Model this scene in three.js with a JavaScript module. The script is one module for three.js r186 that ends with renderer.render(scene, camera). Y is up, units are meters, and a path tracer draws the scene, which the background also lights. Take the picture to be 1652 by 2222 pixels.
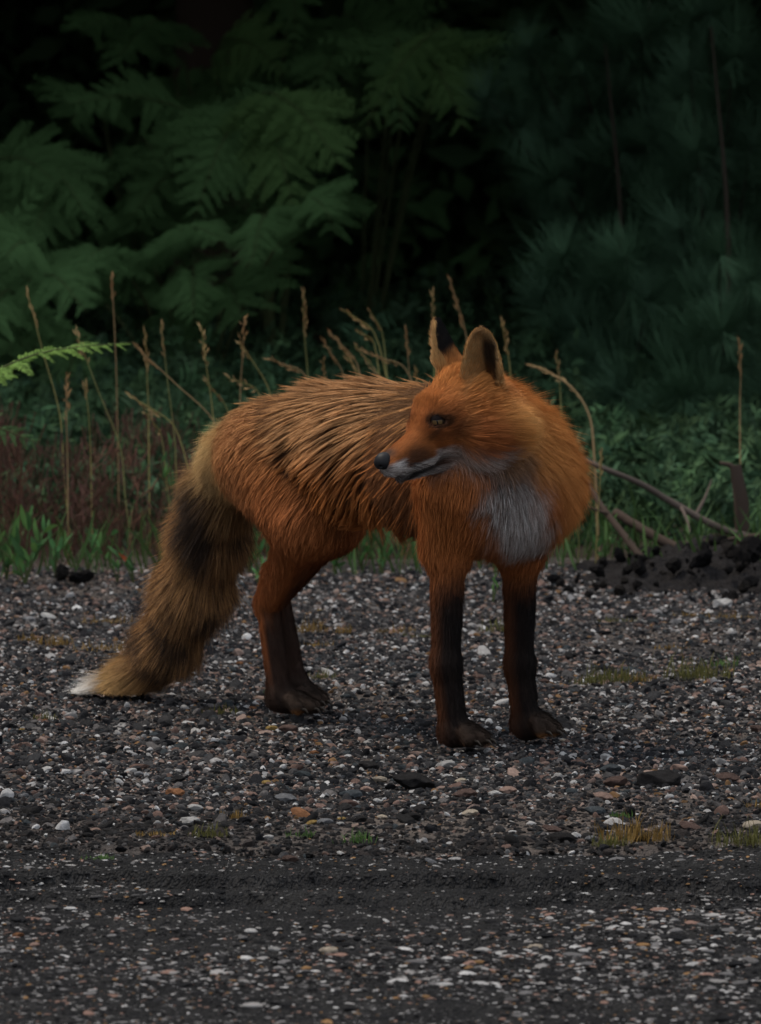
import * as THREE from 'three';
import { mergeGeometries, mergeVertices, toCreasedNormals } from 'three/addons/utils/BufferGeometryUtils.js';

// ------------------------------------------------------------------ camera, sky, sun, exposure
const scene = new THREE.Scene();
const CAM_Y = 0.66, CAM_Z = 6, HALF = 0.0925, PITCH = Math.atan(811 / 1111 * HALF);
const camera = new THREE.PerspectiveCamera(2 * Math.atan(HALF) * 180 / Math.PI, 761 / 1024, 0.1, 400);
camera.position.set(0, CAM_Y, CAM_Z);
camera.rotation.x = -PITCH;
camera.focus = 5.72;
camera.userData.fStop = 20;
scene.add(camera);

const renderer = new THREE.WebGLRenderer({ antialias: true });
renderer.toneMapping = THREE.LinearToneMapping;
renderer.toneMappingExposure = 2.4;
renderer.shadowMap.enabled = true;

{ // even overcast sky, brighter towards the zenith
  const w = 64, h = 32, d = new Float32Array(w * h * 4);
  for (let j = 0; j < h; j++) for (let i = 0; i < w; i++) {
    const el = ((j + 0.5) / h - 0.5) * Math.PI, s = Math.max(0, Math.sin(el));
    const L = (1 + 2 * s) / 3;
    const k = (j * w + i) * 4;
    d[k] = 0.69 * L; d[k + 1] = 0.745 * L; d[k + 2] = 0.83 * L; d[k + 3] = 1;
  }
  const sky = new THREE.DataTexture(d, w, h, THREE.RGBAFormat, THREE.FloatType);
  sky.mapping = THREE.EquirectangularReflectionMapping; sky.magFilter = THREE.LinearFilter; sky.needsUpdate = true;
  scene.background = sky; scene.environment = sky;
}
const sun = new THREE.DirectionalLight(new THREE.Color(1, 0.88, 0.72), 1.5);
sun.position.set(-2.5, 4.9, -1.1); sun.target.position.set(0, 0, 0);
sun.castShadow = true; sun.shadow.radius = 42; sun.shadow.mapSize.set(2048, 2048);
Object.assign(sun.shadow.camera, { left: -6, right: 6, top: 6, bottom: -6, near: 0.5, far: 30 });
scene.add(sun, sun.target);

// ------------------------------------------------------------------ helpers
function mulberry(a) { return () => { a |= 0; a = a + 0x6D2B79F5 | 0; let t = Math.imul(a ^ a >>> 15, 1 | a); t = t + Math.imul(t ^ t >>> 7, 61 | t) ^ t; return ((t ^ t >>> 14) >>> 0) / 4294967296; }; }
const V = (x, y, z) => new THREE.Vector3(x, y, z);
const lerp = (a, b, t) => a + (b - a) * t, clamp = (x, a = 0, b = 1) => Math.min(b, Math.max(a, x));
const smooth = (a, b, x) => { const t = clamp((x - a) / (b - a)); return t * t * (3 - 2 * t); };
const mix3 = (a, b, t) => [lerp(a[0], b[0], t), lerp(a[1], b[1], t), lerp(a[2], b[2], t)];
function hash3(x, y, z) { let h = Math.imul(x, 374761393) + Math.imul(y, 668265263) + Math.imul(z, 2147483647 - 1274126177) | 0; h = Math.imul(h ^ h >>> 13, 1274126177); h ^= h >>> 16; return (h >>> 0) / 4294967296; }
function noise(x, y, z = 0) {
  const X = Math.floor(x), Y = Math.floor(y), Z = Math.floor(z), f = t => t * t * (3 - 2 * t), u = f(x - X), v = f(y - Y), w = f(z - Z);
  const e = (a, b, c) => hash3(X + a, Y + b, Z + c);
  return lerp(lerp(lerp(e(0, 0, 0), e(1, 0, 0), u), lerp(e(0, 1, 0), e(1, 1, 0), u), v), lerp(lerp(e(0, 0, 1), e(1, 0, 1), u), lerp(e(0, 1, 1), e(1, 1, 1), u), v), w);
}
const fbm = (x, y, z = 0, o = 4) => { let s = 0, a = 0.5, t = 0; for (let i = 0; i < o; i++) { s += a * noise(x, y, z); t += a; a *= 0.5; x = x * 2.03 + 7.1; y = y * 2.03 + 3.7; z = z * 2.03 + 1.9; } return s / t; };
// where a line of sight through a point of the photograph (1652 x 2222) meets the upright plane at depth z, or the ground
const CP = Math.cos(PITCH), SP = Math.sin(PITCH);
function ray(px, py) { const x = (px - 826) / 1111 * HALF, y = -(py - 1111) / 1111 * HALF; return V(x, y * CP - SP, -CP - y * SP); }
function at(px, py, z) { const d = ray(px, py), t = (z - CAM_Z) / d.z; return V(d.x * t, CAM_Y + d.y * t, z); }
function onGround(px, py) { const d = ray(px, py), t = -CAM_Y / d.y; return V(d.x * t, 0, CAM_Z + d.z * t); }

const taken = {};
function numbered(n) { const k = taken[n] = (taken[n] ?? -1) + 1; return k ? `${n}_${String(k).padStart(3, '0')}` : n; }
function tag(o, label, category, group, kind) { o.userData.label = label; o.userData.category = category; if (group) o.userData.group = group; if (kind) o.userData.kind = kind; return o; }
function thing(name, label, category, p = V(0, 0, 0), group) { const o = new THREE.Group(); o.name = numbered(name); o.position.copy(p); scene.add(o); return tag(o, label, category, group); }
function part(name, g, m, parent) { const o = new THREE.Mesh(g, m); o.name = parent === scene ? numbered(name) : name; parent.add(o); return o; }
const std = (rgb, roughness = 0.9, extra = {}) => { const m = new THREE.MeshPhysicalMaterial({ roughness, specularIntensity: 0.12, ...extra }); m.color.setRGB(...rgb); return m; };
const leafMat = (rgb, extra = {}) => { const m = new THREE.MeshPhysicalMaterial({ roughness: 0.75, transmission: 0.3, thickness: 0, specularIntensity: 0.15, side: THREE.DoubleSide, ...extra }); m.color.setRGB(...rgb); return m; };
function geo(pos, idx, normals, colors, uv) {
  const g = new THREE.BufferGeometry();
  g.setAttribute('position', new THREE.Float32BufferAttribute(pos, 3));
  if (idx) g.setIndex(idx);
  if (colors) g.setAttribute('color', new THREE.Float32BufferAttribute(colors, 3));
  if (uv) g.setAttribute('uv', new THREE.Float32BufferAttribute(uv, 2));
  if (normals) g.setAttribute('normal', new THREE.Float32BufferAttribute(normals, 3)); else g.computeVertexNormals();
  return g;
}
// a tube through points with a radius at each
function limb(pts, radii, sides = 8, bump = 0, seed = 1) {
  const pos = [], idx = [], n = pts.length; let up = V(0.3, 0.2, 0.9).normalize();
  for (let i = 0; i < n; i++) {
    const t = pts[Math.min(n - 1, i + 1)].clone().sub(pts[Math.max(0, i - 1)]).normalize();
    const a = up.clone().sub(t.clone().multiplyScalar(up.dot(t))); if (a.lengthSq() < 1e-6) a.set(t.y, -t.x, 0.01); a.normalize(); up = a;
    const b = t.clone().cross(a);
    for (let k = 0; k < sides; k++) {
      const c = k / sides * Math.PI * 2, r = radii[i] * (1 + bump * (noise(k * 1.7 + seed, i * 1.3, seed) - 0.5) * 2);
      pos.push(pts[i].x + (a.x * Math.cos(c) + b.x * Math.sin(c)) * r, pts[i].y + (a.y * Math.cos(c) + b.y * Math.sin(c)) * r, pts[i].z + (a.z * Math.cos(c) + b.z * Math.sin(c)) * r);
    }
  }
  for (let i = 0; i < n - 1; i++) for (let k = 0; k < sides; k++) { const a = i * sides + k, b = i * sides + (k + 1) % sides; idx.push(a, b, a + sides, b, b + sides, a + sides); }
  for (const [row, flip] of [[0, 1], [n - 1, 0]]) { const c = pos.length / 3; pos.push(pts[row].x, pts[row].y, pts[row].z); for (let k = 0; k < sides; k++) { const a = row * sides + k, b = row * sides + (k + 1) % sides; flip ? idx.push(c, b, a) : idx.push(c, a, b); } }
  return geo(pos, idx);
}
const curve = (ps, n) => new THREE.CatmullRomCurve3(ps).getPoints(n);
const strip = g => { for (const k of Object.keys(g.attributes)) if (!['position', 'normal', 'color', 'uv'].includes(k)) g.deleteAttribute(k); return g; };

// ------------------------------------------------------------------ ground
const EDGE_Z = 0.83;                                    // where the gravel shoulder meets the road
const roadEdge = x => EDGE_Z + 0.08 * (noise(x * 2.1 + 5, 3) - 0.5) + 0.06 * (noise(x * 9, 8) - 0.5) + 0.03 * (noise(x * 31, 2) - 0.5) - 0.02 * x;
const VERGE_Z = -2.38;                                  // where the weeds begin
const vergeEdge = x => VERGE_Z + 0.16 * (noise(x * 2.7, 11.3) - 0.5) - 0.10 * smooth(-0.2, 0.25, x) * (1 - smooth(0.35, 0.6, x)) + 0.22 * smooth(0.4, 0.7, x);
function groundY(x, z) {                                // height of the bare shoulder
  return 0.010 * (fbm(x * 3.1, z * 3.1, 2) - 0.5) + 0.005 * (fbm(x * 14, z * 14, 5) - 0.5) - 0.004;
}
function roadY(x, z) {
  let y = -0.006 + 0.006 * (fbm(x * 5, z * 9, 7) - 0.5) + 0.006 * (fbm(x * 30, z * 45, 3, 3) - 0.5) + 0.0036 * (noise(x * 150, z * 150, 1) - 0.5);
  const l1 = EDGE_Z + 0.19 + 0.10 * (noise(x * 4.3, 1.7) - 0.5) + 0.03 * (noise(x * 19, 4) - 0.5), l2 = EDGE_Z + 0.31 + 0.12 * (noise(x * 3.1, 9.7) - 0.5) + 0.03 * (noise(x * 17, 6) - 0.5), l3 = roadEdge(x) + 0.55 + 0.1 * (noise(x * 2.4, 4.4) - 0.5);
  y -= 0.013 * smooth(-0.012, 0.002, z - l1) * (noise(x * 6, 2) > 0.35 ? 1 : 0.4) - 0.012 * smooth(0.015, 0.10, z - l1);
  y -= 0.009 * smooth(-0.010, 0.004, z - l2) - 0.0085 * smooth(0.03, 0.14, z - l2);
  y -= 0.003 * smooth(-0.010, 0.004, z - l3) - 0.003 * smooth(0.03, 0.14, z - l3);
  return y;
}
function axis(lo, hi, a, b, fine, coarse) { const r = []; for (let x = lo; x < hi; x += (x >= a && x < b) ? fine : coarse) r.push(x); r.push(hi); return r; }
function sheet(xs, zs, f, colorOf) {
  const pos = [], idx = [], col = [], uv = [], n = xs.length;
  for (const z of zs) for (const x of xs) { pos.push(x, f(x, z), z); uv.push(x, z); col.push(...colorOf(x, z)); }
  for (let j = 0; j < zs.length - 1; j++) for (let i = 0; i < n - 1; i++) { const a = j * n + i; idx.push(a, a + n, a + 1, a + 1, a + n, a + n + 1); }
  return geo(pos, idx, null, col, uv);
}
function grain(size, seed, lo, hi) {                    // grey grain, tileable, for colour and relief
  const r = mulberry(seed), d = new Uint8Array(size * size * 4), c = document.createElement('canvas'); c.width = c.height = size;
  const f = new Float32Array(size * size);
  for (const [n, a] of [[size, 0.34], [size / 2, 0.3], [size / 4, 0.22], [size / 16, 0.14]]) {
    const g = new Float32Array(n * n).map(() => r());
    for (let y = 0; y < size; y++) for (let x = 0; x < size; x++) {
      const u = x / size * n, v = y / size * n, X = Math.floor(u), Y = Math.floor(v), s = u - X, t = v - Y, i = (p, q) => g[(q % n) * n + p % n];
      f[y * size + x] += a * lerp(lerp(i(X, Y), i(X + 1, Y), s), lerp(i(X, Y + 1), i(X + 1, Y + 1), s), t);
    }
  }
  for (let k = 0; k < size * size; k++) { const v = clamp((f[k] - 0.5) * 1.9 + 0.5); d[k * 4] = d[k * 4 + 1] = d[k * 4 + 2] = 255 * lerp(lo, hi, v); d[k * 4 + 3] = 255; }
  const t = new THREE.DataTexture(d, size, size); t.wrapS = t.wrapT = THREE.RepeatWrapping; t.magFilter = THREE.LinearFilter; t.needsUpdate = true; return t;
}
const grainColor = grain(512, 5, 0.62, 1.0); grainColor.colorSpace = THREE.SRGBColorSpace; grainColor.repeat.set(2.2, 2.2);
const grainBump = grain(512, 6, 0, 1); grainBump.repeat.set(2.6, 2.6);

{ // one sheet to the horizon, then the shoulder and the road on it
  const soil = std([0.035, 0.027, 0.02], 1, { vertexColors: true, map: grainColor });
  const xs = axis(-90, 90, -4, 4, 0.12, 4), zs = axis(-120, 90, -9, -1.9, 0.12, 4);
  const g = sheet(xs, zs, (x, z) => -0.035 + (z < -2.2 ? 0.05 * fbm(x * 1.3, z * 1.3, 9) * smooth(-2.2, -2.8, z) : 0), (x, z) => { const n = 0.6 + 0.8 * fbm(x * 4, z * 4, 1); return [n, n, n]; });
  part('ground', g, soil, scene).userData.kind = 'structure';

  const sandMat = std([1, 1, 1], 1, { vertexColors: true, map: grainColor, bumpMap: grainBump, bumpScale: 0.004 });
  const sx = axis(-6, 6, -1.1, 1.1, 0.012, 0.2), sz = axis(-2.75, EDGE_Z + 0.12, -2.75, 2, 0.012, 0.02);
  part('gravel_shoulder', sheet(sx, sz, (x, z) => groundY(x, z) - 0.02 * smooth(roadEdge(x), roadEdge(x) + 0.03, z), (x, z) => { const n = fbm(x * 5, z * 5, 4), m = fbm(x * 22, z * 22, 8); return mix3([0.045, 0.041, 0.040], [0.125, 0.102, 0.088], clamp(n * 1.6 - 0.35 + (m - 0.5) * 0.7)); }), sandMat, scene).userData.kind = 'structure';

  const tarMat = std([1, 1, 1], 0.82, { vertexColors: true, map: grainColor, bumpMap: grainBump, bumpScale: 0.007 });
  const rx = axis(-8, 8, -0.75, 0.75, 0.005, 0.2), rz = axis(EDGE_Z - 0.08, 9, EDGE_Z - 0.08, 2.05, 0.005, 0.2);
  part('road', sheet(rx, rz, (x, z) => roadY(x, z) - 0.012 * smooth(roadEdge(x) + 0.005, roadEdge(x) - 0.02, z), (x, z) => { const n = fbm(x * 18, z * 30, 4); return mix3([0.012, 0.012, 0.013], [0.030, 0.029, 0.029], clamp(n * 1.8 - 0.4)); }), tarMat, scene).userData.kind = 'structure';
}

// ------------------------------------------------------------------ stones
function stoneGeo(seed, detail, rough = 0.1, flat = 0.75) {
  const r = mulberry(seed), planes = [];
  for (let i = 0; i < 11; i++) { const n = V(r() - 0.5, r() - 0.5, r() - 0.5).normalize(); planes.push([n, 0.55 + 0.40 * r()]); }
  let g = new THREE.IcosahedronGeometry(1, detail); g.deleteAttribute('uv'); g.deleteAttribute('normal'); g = mergeVertices(g, 1e-4);
  const p = g.attributes.position, col = [], uv = [], v = V(0, 0, 0);
  for (let i = 0; i < p.count; i++) {
    v.fromBufferAttribute(p, i).normalize(); let d = 1;
    for (const [n, h] of planes) { const c = v.dot(n); if (c > 0.05) d = Math.min(d, h / c); }
    d *= 1 + rough * (fbm(v.x * 2.5 + seed, v.y * 2.5, v.z * 2.5, 3) - 0.5) * 2;
    p.setXYZ(i, v.x * d * 1.15, v.y * d * flat, v.z * d * 0.9);
    const s = 0.72 + 0.56 * noise(v.x * 4 + seed, v.y * 4, v.z * 4); col.push(s, s, s); uv.push(v.x * 0.3 + v.z * 0.1, v.y * 0.3 + v.z * 0.25);
  }
  g.setAttribute('color', new THREE.Float32BufferAttribute(col, 3)); g.setAttribute('uv', new THREE.Float32BufferAttribute(uv, 2));
  return toCreasedNormals(g, 0.45);
}
const PAL = { // stone colours: weight, colour
  gravel: [[34, [0.022, 0.022, 0.025]], [22, [0.050, 0.049, 0.051]], [15, [0.095, 0.090, 0.090]], [8, [0.17, 0.155, 0.15]], [7, [0.24, 0.155, 0.128]], [4, [0.42, 0.30, 0.25]], [1.6, [0.28, 0.16, 0.08]], [5.5, [0.50, 0.475, 0.46]], [3.6, [0.72, 0.70, 0.69]], [6, [0.060, 0.070, 0.076]]],
  tar: [[40, [0.018, 0.018, 0.020]], [22, [0.040, 0.039, 0.041]], [10, [0.11, 0.105, 0.105]], [8, [0.24, 0.23, 0.23]], [5, [0.40, 0.245, 0.195]], [2.2, [0.42, 0.24, 0.11]], [8, [0.50, 0.475, 0.46]], [5, [0.72, 0.70, 0.69]]],
};
function pick(pal, r) { const tot = pal.reduce((s, e) => s + e[0], 0); let t = r() * tot; for (const [w, c] of pal) if ((t -= w) < 0) return c; return pal[0][1]; }
const stoneGrain = grain(256, 15, 0.8, 1.0); stoneGrain.colorSpace = THREE.SRGBColorSpace; stoneGrain.repeat.set(3, 3);
const pebbleMat = std([1, 1, 1], 0.85, { vertexColors: true, map: stoneGrain, bumpMap: grainBump, bumpScale: 0.0015 });
const smallStones = [11, 12, 13, 14, 15, 16].map(s => stoneGeo(s, 2)), largeStones = [21, 22, 23, 24, 25, 26, 27].map(s => stoneGeo(s, 6, 0.12));
function scatter(name, label, kindLabel, g, m, n, place, seed) {
  const r = mulberry(seed), o = new THREE.InstancedMesh(g, m, n), M = new THREE.Matrix4(), q = new THREE.Quaternion(), e = new THREE.Euler(), c = new THREE.Color();
  let k = 0;
  for (let tries = 0; k < n && tries < n * 6; tries++) {
    const s = place(r); if (!s) continue;
    e.set(s.tilt * (r() - 0.5), r() * 6.283, s.tilt * (r() - 0.5)); q.setFromEuler(e);
    M.compose(V(s.x, s.y, s.z), q, V(s.sx, s.sy, s.sz)); o.setMatrixAt(k, M); o.setColorAt(k, c.setRGB(...s.c)); k++;
  }
  o.count = k; o.name = numbered(name); scene.add(o); return tag(o, label, kindLabel, null, 'stuff');
}
// beaten places where sand shows between the stones
const bare = (x, z) => smooth(0.52, 0.70, fbm(x * 2.3 + 3, z * 2.3, 6)) * 0.6 + 0.55 * smooth(0.35, 0.75, z) * smooth(0.42, 0.62, fbm(x * 6, z * 6, 3));
const span = z => 0.14 * (CAM_Z - z) * 0.5 + 0.28;       // half the width that is seen at z, with room at the sides
function gravelPlace(lo, hi, dark) {
  return r => {
    const z = lerp(-2.7, EDGE_Z + 0.06, r()), x = (r() * 2 - 1) * span(z);
    if (z > roadEdge(x) + 0.03 * r() || z < vergeEdge(x) - 0.25 * r()) return null;
    const b = bare(x, z); if (r() < b) return null;
    const s = lo + (hi - lo) * Math.pow(r(), 3.2); let c = pick(PAL.gravel, r); const f = 0.75 + 0.5 * r();
    if (dark && smooth(0.3, 0.8, z) * 0.7 > r()) c = r() < 0.7 ? [0.032, 0.030, 0.030] : [0.06, 0.05, 0.047];
    return { x, y: groundY(x, z) + s * (0.28 * r() - 0.14), z, sx: s * (0.8 + 0.5 * r()), sy: s * (0.65 + 0.4 * r()), sz: s * (0.8 + 0.4 * r()), tilt: 1.6, c: c.map(v => v * f) };
  };
}
scatter('gravel', 'fine dark and pale gravel covering the road shoulder under the fox', 'gravel', smallStones[0], pebbleMat, 110000, gravelPlace(0.0011, 0.0030, true), 101);
for (let i = 1; i < 6; i++) scatter('gravel', ['', 'angular small dark gravel strewn over the shoulder', 'pinkish and grey gravel chips over the shoulder', 'rounded dark gravel grains over the shoulder', 'mixed gravel chips of middling size over the shoulder', 'coarse gravel pieces scattered over the shoulder'][i], 'gravel', smallStones[i], pebbleMat, [0, 26000, 26000, 24000, 18000, 3800][i], gravelPlace(...[[], [0.0019, 0.0046], [0.0019, 0.0050], [0.0021, 0.0056], [0.0023, 0.0066], [0.0045, 0.0105]][i], true), 101 + i);
function tarPlace(lo, hi) {
  return r => {
    const z = lerp(EDGE_Z - 0.06, 2.05, r()), x = (r() * 2 - 1) * (span(z) + 0.05); if (z < roadEdge(x) - 0.01) return null;
    const band = fbm(x * 2.2, z * 5, 12), u = z - roadEdge(x); if (r() > (lo < 0.0012 ? 0.75 + (band - 0.5) : 0.22 + 0.78 * smooth(0.05, 0.45, u) + (band - 0.5) * 2.4 - 0.25)) return null;
    const s = lo + (hi - lo) * Math.pow(r(), 3), f = 0.8 + 0.4 * r();
    return { x, y: roadY(x, z) - s * 0.18 + s * 0.12 * r(), z, sx: s * (0.8 + 0.7 * r()), sy: s * 0.42, sz: s * (0.8 + 0.5 * r()), tilt: 0.25, c: pick(PAL.tar, r).map(v => v * f) };
  };
}
scatter('aggregate', 'fine pale and dark stone chips set in the worn road surface', 'aggregate', smallStones[2], pebbleMat, 38000, tarPlace(0.0014, 0.0034), 201);
scatter('aggregate', 'tiny dark and grey grit over the worn road surface', 'aggregate', smallStones[1], pebbleMat, 60000, tarPlace(0.0009, 0.0026), 203);
scatter('aggregate', 'coarser white and pink stone chips set in the worn road surface', 'aggregate', smallStones[4], pebbleMat, 7600, tarPlace(0.0026, 0.0085), 202);

{ // single stones: those that can be picked out, then other larger pebbles
  const colors = { white: [0.60, 0.58, 0.56], cream: [0.55, 0.46, 0.36], pink: [0.40, 0.27, 0.22], rust: [0.30, 0.14, 0.07], grey: [0.24, 0.24, 0.25], slate: [0.075, 0.085, 0.092], black: [0.028, 0.026, 0.026], brown: [0.14, 0.092, 0.078], yellow: [0.42, 0.28, 0.10] };
  const mats = {}; for (const k in colors) mats[k] = [0.85, 1, 1.12].map(f => std(colors[k].map(v => v * f), 0.85, { vertexColors: true, map: stoneGrain, bumpMap: grainBump, bumpScale: 0.0018 }));
  const r = mulberry(77);
  const stone = (x, z, w, c, label, group, sink = 0.2, high = 0.8) => {
    const y = z > roadEdge(x) ? roadY(x, z) : groundY(x, z), i = Math.floor(r() * 7), o = part('pebble', largeStones[i], mats[c][Math.floor(r() * 3)], scene), s = w / 2.1;
    o.scale.set(s, s * high, s * 0.85); o.rotation.set((r() - 0.5) * 0.4, (r() - 0.5) * 1.2, (r() - 0.5) * 0.4); o.position.set(x, y + s * 0.75 * high * (1 - sink * 2), z); return tag(o, label, 'stone', group);
  };
  // x, y in the photograph and width in its pixels
  const named = [
    [620, 1722, 46, 'grey', 'long pale grey pebble with lilac cast beside a dark slate stone'], [655, 1752, 50, 'rust', 'knobbly rust and pink granite stone on the gravel'], [706, 1776, 34, 'grey', 'flat light grey pebble by the granite stone'],
    [412, 1778, 44, 'white', 'pointed white pebble with a notched top near the tarmac edge'], [425, 1747, 34, 'white', 'smooth oval white pebble above the pointed white one'], [823, 1677, 34, 'cream', 'rounded cream pebble beside a large black clod'], [795, 1700, 32, 'pink', 'upright pink pebble leaning on a slate stone'], [760, 1715, 52, 'slate', 'flat dark slate stone touching a pink pebble'],
    [898, 1690, 88, 'black', 'large crumbling black tarmac clod on the gravel'], [970, 1647, 34, 'white', 'broad white pebble just in front of the fox foreleg'], [1000, 1686, 27, 'cream', 'round cream white pebble beyond the black clod'], [1020, 1752, 36, 'cream', 'flat oval cream pebble below the brown stone'], [1010, 1716, 50, 'brown', 'reddish brown blocky stone in the gravel'],
    [1074, 1716, 32, 'white', 'low white pebble next to a pink and grey pair'], [1103, 1712, 38, 'pink', 'pale pink pebble paired with a grey one'], [1315, 1637, 34, 'white', 'white flat-faced stone beyond the fox paw'], [1325, 1665, 46, 'slate', 'blue grey speckled stone below a white one'], [1430, 1692, 92, 'black', 'wide black tarmac lump lying in the gravel'], [1335, 1697, 52, 'brown', 'dull brown angular stone among dark gravel'],
    [1310, 1722, 42, 'pink', 'flat pink stone in front of the brown one'], [1580, 1690, 52, 'brown', 'upright brown speckled stone by the dark gravel'], [1475, 1665, 36, 'pink', 'pink and white banded pebble beside the black lump'], [1290, 1750, 46, 'slate', 'dark wedge-shaped slate stone in coarse gravel'], [1635, 1785, 44, 'cream', 'broad buff flat stone near the road edge'],
    [830, 1811, 17, 'white', 'tiny clean white pebble by a green weed'], [740, 1838, 18, 'white', 'tiny round white pebble at the tarmac edge'], [935, 1858, 26, 'grey', 'rounded grey pebble half sunk at the tarmac edge'], [630, 1858, 36, 'brown', 'brown stone at the broken tarmac edge'], [105, 1330, 32, 'white', 'bigger white stone at the weedy far side of the shoulder'], [62, 1340, 30, 'grey', 'light grey stone beside the white one by the weeds'],
    [1568, 1305, 40, 'white', 'large white stone lying before the black soil heap'], [100, 1665, 30, 'white', 'flat white pebble on the shoulder behind the tail'], [590, 1574, 26, 'yellow', 'yellow ochre pebble in front of the hind paw'], [625, 1577, 42, 'brown', 'flat maroon stone in front of the hind paw'], [150, 1555, 22, 'pink', 'small pink pebble near the tail tip'], [380, 1712, 40, 'rust', 'rust orange stone among black gravel'],
    [300, 1670, 28, 'grey', 'light grey chip on the gravel'], [1475, 1545, 20, 'white', 'small bright white pebble right of the far forepaw'], [1262, 1951, 20, 'white', 'loose white cube-like pebble resting on the road'], [712, 2037, 42, 'cream', 'broad buff pebble set in the road surface'], [595, 2035, 34, 'white', 'white triangular chip lying on the road'], [187, 1983, 20, 'white', 'round white pebble lying on the road'],
    [40, 1998, 26, 'rust', 'orange flat chip at the side of the road'], [75, 2028, 22, 'pink', 'upright pink chip on the road'], [1000, 2035, 40, 'pink', 'flat pale pink stone set in the road surface'], [1160, 2020, 36, 'cream', 'cream and pink twin chip set in the road'], [1500, 2145, 26, 'white', 'solitary white pebble on dark road surface'],
  ];
  for (const [px, py, w, c, label] of named) { const g = onGround(px, py + w * 0.12), k = 2000 * CAM_Z / (CAM_Z - g.z) / 1; stone(g.x, g.z, w / 2000 * (CAM_Z - g.z) / CAM_Z, c, label, 'stones that stand out on the shoulder and road', py > 1900 ? 0.38 : 0.16, c === 'black' ? 0.7 : 0.72); }
  const words = { white: 'small white quartz pebble among the gravel of the shoulder', cream: 'small cream pebble among the gravel of the shoulder', pink: 'small pink granite pebble among the gravel of the shoulder', rust: 'small rust orange pebble among the gravel of the shoulder', grey: 'small mid grey pebble among the gravel of the shoulder', slate: 'small blue grey slate pebble among the gravel of the shoulder', black: 'small black tarmac crumb among the gravel of the shoulder', brown: 'small reddish brown pebble among the gravel of the shoulder', yellow: 'small ochre yellow pebble among the gravel of the shoulder' };
  const bag = ['white', 'white', 'white', 'cream', 'pink', 'pink', 'pink', 'rust', 'grey', 'grey', 'grey', 'slate', 'slate', 'black', 'black', 'black', 'black', 'black', 'black', 'brown', 'brown', 'brown', 'yellow'];
  for (let k = 0; k < 235;) {
    const z = lerp(-2.3, EDGE_Z - 0.02, Math.pow(r(), 0.75)), x = (r() * 2 - 1) * (span(z) - 0.12); if (z > roadEdge(x) || z < vergeEdge(x)) continue;
    const c = bag[Math.floor(r() * bag.length)], big = z > 0.15 ? 1 : 0.8; stone(x, z, lerp(0.0085, (c === 'black' || c === 'brown' || c === 'slate') ? 0.024 : 0.014, Math.pow(r(), 2)) * big, c, words[c], `${c} pebbles in the gravel`, 0.2, 0.75); k++;
  }
}

// ------------------------------------------------------------------ fox: one body as a field of tapered bones
const claws = [];
const FOX = [];                                           // { d(p) , k, flow, len, lift, col }
const tmp = V(0, 0, 0);
function capsuleD(a, b, ra, rb) { const ba = b.clone().sub(a), l2 = ba.lengthSq(); return (x, y, z) => { const px = x - a.x, py = y - a.y, pz = z - a.z, h = clamp((px * ba.x + py * ba.y + pz * ba.z) / l2); return Math.hypot(px - ba.x * h, py - ba.y * h, pz - ba.z * h) - lerp(ra, rb, h); }; }
function bone(a, b, ra, rb, o) { const flow = (o.flow ?? b.clone().sub(a)).clone().normalize(); FOX.push({ d: capsuleD(a, b, ra, rb), a, b, k: 0.02, len: 0.012, lift: 0.35, ...o, flow }); }
// joints
const J = {
  pelvis: at(610, 982, -0.30), loin: at(705, 964, -0.235), ribs: at(822, 984, -0.16), chest: at(950, 1004, -0.09), front: at(1052, 1050, -0.035), sternum: at(1092, 1085, 0.0),
  neck0: at(1110, 1040, -0.045), neck1: at(1076, 982, -0.018), neck2: at(1046, 926, 0.022), head: at(1012, 893, 0.055),
  shR: at(1000, 1045, 0.04), elR: at(972, 1178, 0.012), wrR: at(968, 1440, 0.028), paR: at(985, 1590, 0.03), toR: at(1058, 1606, 0.048),
  shL: at(1114, 1076, -0.045), elL: at(1128, 1180, -0.07), wrL: at(1128, 1440, -0.066), paL: at(1142, 1575, -0.062), toL: at(1212, 1588, -0.045),
  hipR: at(592, 1000, -0.275), knR: at(668, 1125, -0.215), hoR: at(570, 1325, -0.33), meR: at(608, 1515, -0.31), toeR: at(690, 1536, -0.285),
  hipL: at(650, 1005, -0.35), knL: at(708, 1120, -0.29), hoL: at(588, 1300, -0.405), meL: at(642, 1490, -0.385), toeL: at(702, 1508, -0.36),
  t0: at(528, 1000, -0.365), t1: at(482, 1070, -0.40), t2: at(460, 1150, -0.43), t3: at(424, 1270, -0.46), t4: at(368, 1390, -0.49), t5: at(304, 1466, -0.515), t6: at(222, 1492, -0.53),
};
const C = { rust: [0.305, 0.098, 0.031], deep: [0.19, 0.060, 0.022], orange: [0.42, 0.150, 0.040], tan: [0.40, 0.205, 0.080], buff: [0.46, 0.285, 0.110], brown: [0.115, 0.060, 0.029], dark: [0.015, 0.012, 0.011], black: [0.007, 0.0065, 0.0065], white: [0.66, 0.63, 0.60], grey: [0.21, 0.195, 0.19], mane: [0.56, 0.255, 0.074], under: [0.050, 0.028, 0.018] };
const back = J.pelvis.clone().sub(J.chest).normalize();                         // from shoulders to rump
const flowFlank = back.clone().multiplyScalar(1).add(V(0, -0.75, 0));
bone(J.pelvis, J.loin, 0.055, 0.057, { region: 'rump', flow: back.clone().add(V(0, -0.55, 0)), k: 0.03, len: 0.024, lift: 0.22 });
bone(J.loin, J.ribs, 0.057, 0.068, { region: 'flank', flow: flowFlank, k: 0.03, len: 0.043, lift: 0.10 });
bone(J.ribs, J.chest, 0.068, 0.072, { region: 'flank', flow: flowFlank, k: 0.03, len: 0.043, lift: 0.10 });
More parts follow.
